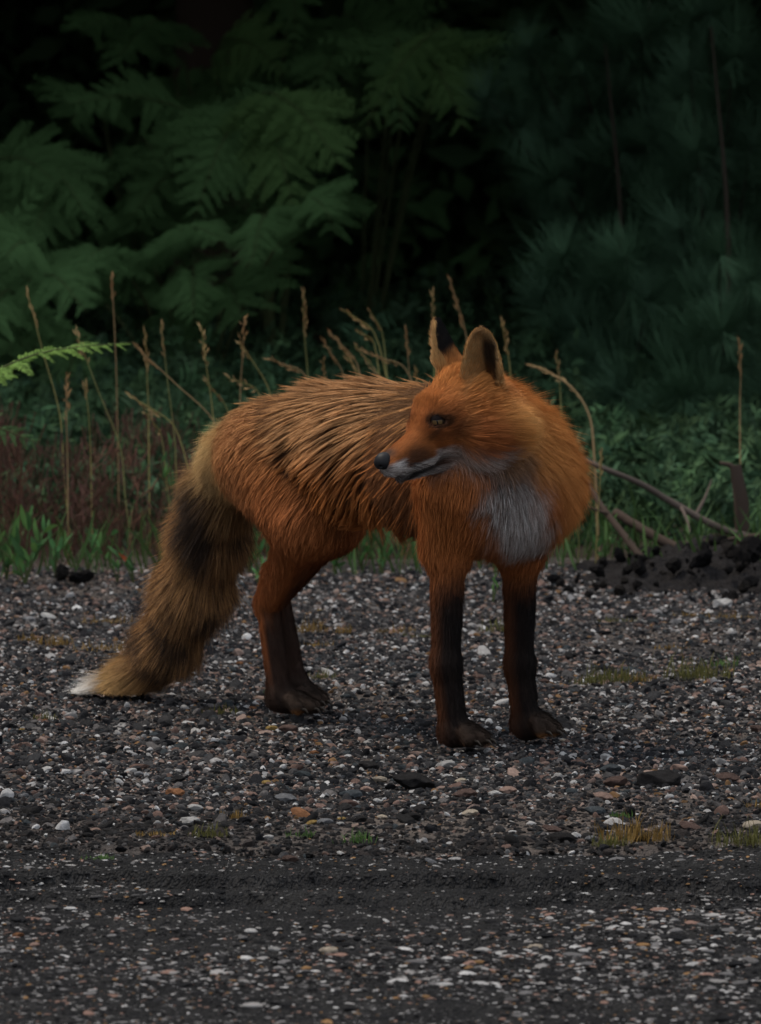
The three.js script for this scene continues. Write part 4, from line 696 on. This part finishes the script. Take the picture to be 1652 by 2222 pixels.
// dry grass stalks: each a thing with stem and seed head
{
  const straw = [std([0.36, 0.24, 0.11], 0.8), std([0.32, 0.21, 0.10], 0.8), std([0.27, 0.16, 0.075], 0.8)], stemM = [std([0.22, 0.19, 0.07], 0.8), std([0.16, 0.16, 0.06], 0.8), std([0.24, 0.16, 0.08], 0.8)];
  // tip x, y, lower x, y in the photograph; share of that length that is seed head; head width; depth; words
  const S = [
    [60, 635, 130, 900, 0.30, 7, -2.7, 'tall thin leaning grass stalk over the side fern'], [163, 715, 262, 975, 0.28, 13, -2.6, 'grass stalk with a forked head crossing the side fern'], [243, 598, 256, 960, 0.15, 7, -3.0, 'tallest upright grass stalk among the dead stems'], [315, 718, 322, 880, 0.55, 8, -2.9, 'short upright stalk beside a slanting one'], [350, 705, 380, 960, 0.28, 9, -2.8, 'upright stalk crossed by a slanting one'],
    [292, 750, 468, 920, 0.30, 10, -2.6, 'long slanting stalk pointing away from the fox back'], [437, 708, 462, 900, 0.45, 17, -2.7, 'stalk with the thickest shaggy seed head'], [445, 825, 492, 885, 0.8, 9, -2.8, 'bent short stalk under the shaggy one'], [530, 688, 522, 840, 0.6, 20, -2.9, 'stalk with an open branching head above the rump'], [520, 745, 585, 850, 0.35, 9, -2.7, 'slanting stalk just above the fox rump'], [495, 820, 560, 850, 0.9, 16, -2.8, 'curled yellow seed head touching the rump outline'],
    [582, 780, 660, 812, 0.9, 10, -2.8, 'nearly flat seed head above the fox back'], [278, 858, 378, 925, 0.7, 10, -2.6, 'low drooping seed head behind the fox rump'], [315, 895, 350, 945, 0.9, 14, -2.6, 'pale low seed head below the drooping one'], [145, 812, 147, 1010, 0.5, 14, -2.55, 'thick brown dead stalk standing in the reddish stems'], [185, 835, 197, 990, 0.2, 7, -2.7, 'thin dead stalk beside the thick brown one'],
    [658, 633, 668, 815, 0.55, 7, -3.0, 'lone tall upright stalk above the fox back'], [698, 735, 745, 812, 0.75, 8, -2.8, 'slanting stalk first of the tangle above the back'], [742, 672, 812, 722, 0.9, 9, -3.0, 'upper slanting seed head over the tangle'], [802, 675, 830, 725, 0.9, 8, -3.0, 'short steep seed head over the tangle'], [712, 720, 775, 790, 0.95, 11, -2.8, 'stout slanting seed head within the tangle'], [730, 735, 800, 850, 0.7, 12, -2.9, 'thin seed head lying across the tangle'],
    [770, 750, 858, 860, 0.75, 12, -2.8, 'long seed head lowest of the tangle'], [790, 765, 880, 800, 0.8, 9, -2.9, 'nearly level seed head within the tangle'], [775, 720, 812, 745, 0.9, 9, -3.0, 'small seed head under the upper slanting one'], [702, 782, 704, 825, 0.9, 9, -2.8, 'stub of a seed head just over the back'], [880, 715, 892, 860, 0.4, 8, -2.9, 'slim upright stalk near the far ear'], [904, 800, 902, 855, 0.9, 9, -2.8, 'short upright seed head by the fox forehead'],
    [938, 632, 942, 730, 0.9, 10, -3.0, 'upright seed head rising behind the far ear'], [974, 602, 1012, 730, 0.9, 12, -3.0, 'tallest leaning seed head between the ears'], [1090, 700, 1106, 790, 0.8, 10, -2.9, 'leaning seed head behind the near ear'], [1208, 768, 1216, 850, 0.75, 8, -2.9, 'upright seed head behind the mane'], [1605, 738, 1606, 870, 0.6, 9, -2.8, 'solitary stalk above the broken stake'], [1306, 980, 1294, 1185, 0.25, 9, -2.5, 'straw stalk standing beside the fallen branch'], [1262, 1060, 1256, 1190, 0.1, 9, -2.5, 'bare straw stalk close behind the fox chest'],
  ];
  const headGeo = (path, w, r) => { const gs = [], n = Math.max(10, Math.round(path.getLength() / 0.0045)); for (let i = 0; i < n; i++) { const t = i / n, p = path.getPoint(t), d = path.getTangent(t), g = leafBlade(0.010 + 0.005 * r(), 0.0028, 0.9, 0.1, 2); const open = (0.15 + 0.35 * r()) * (w > 0.009 ? 1.6 : 1); g.rotateX(open); g.rotateY(r() * 6.28); const q = new THREE.Quaternion().setFromUnitVectors(V(0, 1, 0), d); g.applyQuaternion(q); const off = V(r() - 0.5, r() - 0.5, r() - 0.5).multiplyScalar(w * 0.5 * Math.sin(Math.PI * (0.15 + 0.8 * t))); g.translate(p.x + off.x, p.y + off.y, p.z + off.z); gs.push(g); } return mergeGeometries(gs); };
  S.forEach(([x1, y1, x2, y2, share, w, z, label], i) => {
    const r = mulberry(1200 + i), tip = at(x1, y1, z + 0.06), low = at(x2, y2, z), dir = low.clone().sub(tip), base = V(low.x + (low.x - tip.x) / Math.max(0.05, tip.y - low.y) * low.y * 0.35, -0.015, z - 0.02);
    const t = thing('grass_stalk', label, 'grass stalk', base, 'dry grass stalks on the verge');
    const path = new THREE.CatmullRomCurve3([base, base.clone().lerp(low, 0.6).add(V((low.x - base.x) * 0.1, 0, 0)), low, low.clone().lerp(tip, 0.5).add(V(0.004 * (r() - 0.5), 0.003, 0)), tip].map(p => p.clone().sub(base))), pts = path.getPoints(18);
    part('stem', limb(pts, pts.map((p, k) => 0.0013 - 0.0006 * k / 18), 5), stemM[i % 3], t);
    const hl = tip.clone().lerp(low, share); const hp = new THREE.LineCurve3(hl.sub(base), tip.clone().sub(base).add(V(0, 0.002, 0)));
    part('seed_head', headGeo(hp, w / 1360, r), straw[i % 3], t);
  });
  { // the arching stalk behind the mane
    const z = -2.7, base = at(1300, 1111, z); base.y = -0.015; const t = thing('grass_stalk', 'arching stalk bending over behind the mane', 'grass stalk', base, 'dry grass stalks on the verge'), ps = curve([base, at(1290, 1000, z), at(1278, 900, z), at(1240, 840, z), at(1190, 808, z), at(1150, 792, z)].map(p => p.clone().sub(base)), 24), r = mulberry(3);
    part('stem', limb(ps, ps.map((p, k) => 0.0024 - 0.0012 * k / 24), 5), stemM[2], t); part('seed_head', headGeo(new THREE.CatmullRomCurve3(ps.slice(11)), 0.007, r), straw[1], t);
  }
}
// leafy weeds at the edge of the gravel
{
  const greens = [leafMat([0.060, 0.150, 0.050]), leafMat([0.085, 0.175, 0.050]), leafMat([0.050, 0.115, 0.040])], red = leafMat([0.30, 0.07, 0.03]), leafG = [leafBlade(1, 0.22, 0.3, 0.3, 4), leafBlade(1, 0.30, 0.35, 0.15, 4)];
  const W = [
    [55, 1262, 0.085, 30, 5, 'large leafy green weed clump at the foot of the dead stems'], [15, 1255, 0.06, 16, 4, 'green weed next to the large clump'], [185, 1255, 0.06, 16, 4, 'green weed with narrow leaves below the dead stems'], [120, 1250, 0.05, 10, 3, 'small green weed between two larger ones'], [290, 1260, 0.05, 10, 3, 'small weed with a red leaf near the fox tail'], [255, 1258, 0.04, 8, 2, 'tiny weed at the gravel edge near the fox tail'],
    [565, 1268, 0.075, 18, 4, 'bright green weed between tail and hind leg'], [540, 1235, 0.05, 10, 3, 'dim weed behind the tail'], [375, 1010, 0.05, 14, 3, 'green leafy sprig up among the dead stems by the rump'], [725, 1240, 0.06, 14, 4, 'low green weed behind the hind knee'], [785, 1232, 0.075, 18, 5, 'grassy green weed under the fox belly'], [830, 1240, 0.04, 10, 3, 'tiny green weed under the fox belly'],
    [1240, 1205, 0.04, 10, 3, 'small green weed behind the far foreleg'], [1305, 1222, 0.045, 10, 3, 'green weed below the straw stalk'], [1350, 1228, 0.055, 8, 3, 'broad leaved weed near the soil heap'], [1375, 1218, 0.04, 6, 2, 'round leaved seedling against the soil heap'], [1075, 1250, 0.05, 8, 2, 'thin green weed between the forelegs'], [1070, 1300, 0.03, 6, 2, 'little ochre weed between the forelegs'],
  ];
  W.forEach(([px, py, h, n, stems, label], i) => {
    const r = mulberry(1500 + i), g = label.includes('sprig') ? at(px, 1111, -2.6).setY(-0.01) : onGround(px, py), t = thing('weed', label, 'weed', V(g.x, -0.004, g.z), 'green weeds along the gravel edge'), tall = label.includes('sprig') ? at(px, py - 60, -2.6).y : h * 1.15;
    for (let s = 0; s < stems; s++) {
      const a = r() * 6.28, sp = h * (0.25 + 0.5 * r()), top = V(Math.cos(a) * sp, tall * (0.6 + 0.45 * r()), Math.sin(a) * sp * 0.7), ps = curve([V(0, 0, 0), V(top.x * 0.35, top.y * 0.55, top.z * 0.35), top], 6);
      const st = part('stem', limb(ps, ps.map((p, k) => 0.0014 - 0.0001 * k), 5), fernStem, t);
      for (let k = 0; k < Math.ceil(n / stems); k++) { const u = label.includes('sprig') ? 0.75 + 0.25 * r() : 0.15 + 0.85 * r(), p = ps[Math.round(u * 6)], m = part('leaf', leafG[i % 2], (label.includes('red leaf') && s === 0 && k === 0) ? red : greens[Math.floor(r() * 3)], st), l = h * (0.28 + 0.3 * r()); m.position.copy(p); m.rotation.set((r() - 0.35) * 1.5, r() * 6.28, (r() - 0.5) * 1.4); m.scale.setScalar(l); }
    }
  });
}
// fallen branches, stake, soil heap
{
  const grey = std([0.11, 0.086, 0.072], 0.95, { map: grainColor, bumpMap: grainBump, bumpScale: 0.003 }), brown = std([0.060, 0.043, 0.034], 0.95, { map: grainColor });
  const branch = (label, ps, r0, r1, m, forks = []) => {
    const b = ps[0], t = thing('fallen_branch', label, 'branch', b, 'fallen branches on the verge'), pts = curve(ps.map(p => p.clone().sub(b)), 18);
    part('wood', limb(pts, pts.map((p, k) => lerp(r0, r1, k / 18)), 8, 0.18, r0 * 900), m, t);
    for (const f of forks) { const q = curve(f.map(p => p.clone().sub(b)), 6); part('twig', limb(q, q.map((p, k) => r1 * (0.9 - 0.12 * k)), 6, 0.15, 3), m, t); }
  };
  branch('long grey fallen branch sloping down behind the fox chest', [at(1640, 1170, -2.75), at(1560, 1145, -2.7), at(1450, 1085, -2.7), at(1395, 1052, -2.68), at(1300, 1012, -2.65), at(1180, 960, -2.7)], 0.0062, 0.0040, grey, [[at(1510, 1118, -2.7), at(1530, 1080, -2.72), at(1545, 1040, -2.75)], [at(1478, 1100, -2.7), at(1490, 1125, -2.66), at(1498, 1155, -2.62)]]);
  branch('brown crooked branch leaning down to the gravel', [at(1395, 1215, -2.45), at(1345, 1150, -2.5), at(1300, 1090, -2.55), at(1265, 1030, -2.6), at(1230, 960, -2.7)], 0.0060, 0.0035, brown, [[at(1320, 1115, -2.5), at(1290, 1105, -2.5), at(1262, 1092, -2.5)]]);
  branch('short thick broken branch lying before the long one', [at(1480, 1195, -2.5), at(1430, 1170, -2.52), at(1380, 1140, -2.55), at(1335, 1112, -2.58)], 0.0085, 0.0075, brown);
  branch('thin dark twig lying along the soil heap', [at(1660, 1160, -2.5), at(1560, 1172, -2.5), at(1480, 1178, -2.5)], 0.004, 0.002, brown);
  const z = -2.75, b = at(1612, 1165, z), t = thing('wooden_stake', 'dark broken stake standing by the soil heap', 'stake', b.clone().setY(-0.02), undefined), o = t.position;
  part('post', limb([V(0, 0, 0), at(1608, 1090, z).sub(o), at(1595, 1010, z).sub(o)], [0.013, 0.012, 0.010], 8, 0.25, 3), brown, t); part('broken_arm', limb([at(1597, 1018, z).sub(o), at(1580, 1008, z).sub(o), at(1562, 1004, z).sub(o)], [0.005, 0.004, 0.003], 6, 0.2, 5), brown, t);
}
{
  const r = mulberry(66), c0 = onGround(1560, 1265), t = thing('soil_heap', 'heap of black soil clods at the edge of the gravel', 'soil heap', V(c0.x, 0, c0.z)), ms = [[0.020, 0.018, 0.018], [0.028, 0.025, 0.024], [0.038, 0.033, 0.030], [0.016, 0.015, 0.016]].map(c => std(c, 1, { vertexColors: true, map: grainColor, bumpMap: grainBump, bumpScale: 0.004 })), clods = [31, 32, 33, 34].map(s => stoneGeo(s, 7, 0.42, 0.8));
  const heap = sheet(axis(-0.32, 0.6, -1, 1, 0.006, 0.006), axis(-0.45, 0.24, -1, 1, 0.006, 0.006), (x, z) => { const e = smooth(-0.30, 0.05, x) * smooth(0.24, -0.05, z) * smooth(0.6, 0.4, x) * smooth(-0.45, -0.3, z); return -0.014 + 0.05 * e + 0.05 * (fbm(x * 22, z * 22, 3) - 0.5) * (0.3 + e) + 0.012 * (noise(x * 90, z * 90) - 0.5); }, () => [1, 1, 1]);
  part('earth', heap, ms[0], t);
  for (let i = 0; i < 300; i++) { const x = lerp(-0.32, 0.5, r()), z = lerp(-0.30, 0.28, Math.pow(r(), 0.7)), e = smooth(-0.34, 0.05, x) * smooth(0.30, -0.05, z); if (e < 0.04) continue; const s = (0.003 + 0.016 * Math.pow(r(), 2.4)) * (0.6 + 0.4 * e), m = part('clod', clods[i % 4], ms[Math.floor(r() * 4)], t); m.position.set(x, -0.008 + 0.05 * e + s * 0.3, z); m.rotation.set(r() * 6, r() * 6, r() * 6); m.scale.setScalar(s); }
  const b = onGround(160, 1262), d = thing('soil_clod', 'black crumbly soil clod at the weed edge behind the tail', 'soil clod', V(b.x, 0, b.z)); for (let i = 0; i < 5; i++) { const m = part('clod', clods[i % 4], ms[i % 4], d); m.position.set((r() - 0.5) * 0.04, 0.006 + 0.012 * r(), (r() - 0.5) * 0.03); m.scale.setScalar(0.007 + 0.006 * r()); m.rotation.set(r() * 6, r() * 6, 0); }
}
// tufts and moss in the gravel
{
  const mats = { ochre: leafMat([0.17, 0.105, 0.032]), olive: leafMat([0.088, 0.084, 0.026]), green: leafMat([0.060, 0.110, 0.030]) };
  const T = [
    [228, 1408, 0.030, 40, 'ochre', 'ochre moss tuft beside the fox tail'], [120, 1398, 0.026, 30, 'ochre', 'ochre tuft on the far gravel away from the tail'], [60, 1390, 0.016, 18, 'ochre', 'small ochre tuft farthest from the tail'], [235, 1345, 0.03, 30, 'ochre', 'spreading ochre moss near the weed edge'], [262, 1452, 0.014, 12, 'green', 'tiny green sprig against the tail'], [665, 1372, 0.028, 36, 'ochre', 'ochre tuft just behind the hind leg'], [690, 1400, 0.018, 20, 'ochre', 'low ochre moss below the tuft behind the hind leg'], [745, 1372, 0.016, 18, 'ochre', 'small ochre tuft behind the belly'],
    [865, 1368, 0.022, 28, 'ochre', 'ochre moss between hind and forelegs'], [905, 1378, 0.016, 18, 'olive', 'olive moss just behind the near foreleg'], [1085, 1365, 0.03, 26, 'olive', 'olive tuft between the two forelegs'], [700, 1470, 0.018, 24, 'olive', 'olive grass beside the hind paw'], [480, 1545, 0.022, 16, 'olive', 'olive sprout between tail and hind paw'], [600, 1500, 0.016, 12, 'green', 'green sprout behind the hind paw'],
    [1335, 1475, 0.036, 60, 'olive', 'broad olive tuft beyond the far foreleg'], [1280, 1480, 0.026, 28, 'olive', 'narrow olive tuft next to the broad one'], [1390, 1475, 0.020, 20, 'ochre', 'small ochre tuft next to the broad olive one'], [1515, 1470, 0.046, 70, 'olive', 'tall olive tuft in front of the soil heap'], [1570, 1440, 0.024, 16, 'green', 'green sprig beside the tall olive tuft'], [1335, 1350, 0.020, 26, 'olive', 'yellow green moss on the far gravel past the foreleg'], [1455, 1405, 0.018, 18, 'ochre', 'ochre moss nearer the soil heap'], [1590, 1335, 0.024, 30, 'ochre', 'ochre moss along the foot of the soil heap'], [1500, 1330, 0.02, 20, 'ochre', 'faint ochre moss before the soil heap'],
    [1378, 1822, 0.034, 60, 'ochre', 'bushy ochre grass tuft at the tarmac edge'], [1325, 1832, 0.020, 36, 'olive', 'low olive grass beside the bushy tuft'], [1630, 1832, 0.038, 60, 'olive', 'wiry olive grass tuft at the tarmac edge past the bushy one'], [455, 1812, 0.020, 30, 'olive', 'olive grass tuft near the pointed white pebble'], [335, 1808, 0.014, 26, 'ochre', 'ochre moss near the tarmac edge'], [510, 1770, 0.014, 18, 'ochre', 'ochre sprig above the olive tuft'], [770, 1820, 0.022, 22, 'green', 'green grass sprout beside a tiny white pebble'], [650, 1812, 0.014, 14, 'green', 'green star-shaped sprout near the tarmac edge'], [218, 1860, 0.012, 22, 'green', 'flat green moss on the broken tarmac edge'], [1345, 1765, 0.012, 16, 'green', 'green sprig above the bushy ochre tuft'], [1650, 1745, 0.016, 14, 'ochre', 'ochre sprig by the buff stone'], [100, 1560, 0.016, 18, 'olive', 'olive sprout beyond the tail tip'],
  ];
  T.forEach(([px, py, h, n, tone, label], i) => {
    const r = mulberry(1800 + i), g = onGround(px, py), gs = [], flat = label.includes('moss');
    for (let k = 0; k < n * 2.2; k++) { const b = leafBlade(h * (0.22 + 0.7 * r() * r()) * (flat ? 0.6 : 1), 0.0009 + 0.0008 * r(), 0.4, 0.9 * r(), 4); b.rotateX((flat ? 0.9 : 0.3) + (flat ? 0.4 : 0.8) * (r() - 0.35)); b.rotateY(r() * 6.28); const a = r() * 6.28, s = Math.pow(r(), 0.8) * h * (flat ? 1.1 : 0.8); b.translate(Math.cos(a) * s * 1.3, 0, Math.sin(a) * s); gs.push(b); }
    const o = part('grass_tuft', mergeGeometries(gs), mats[tone], scene); o.position.set(g.x, groundY(g.x, g.z) + 0.002, g.z); tag(o, label, 'grass tuft', 'tufts growing in the gravel');
  });
}
scene.traverse(o => { if (o.isMesh) { o.castShadow = o.receiveShadow = true; } });
renderer.render(scene, camera);
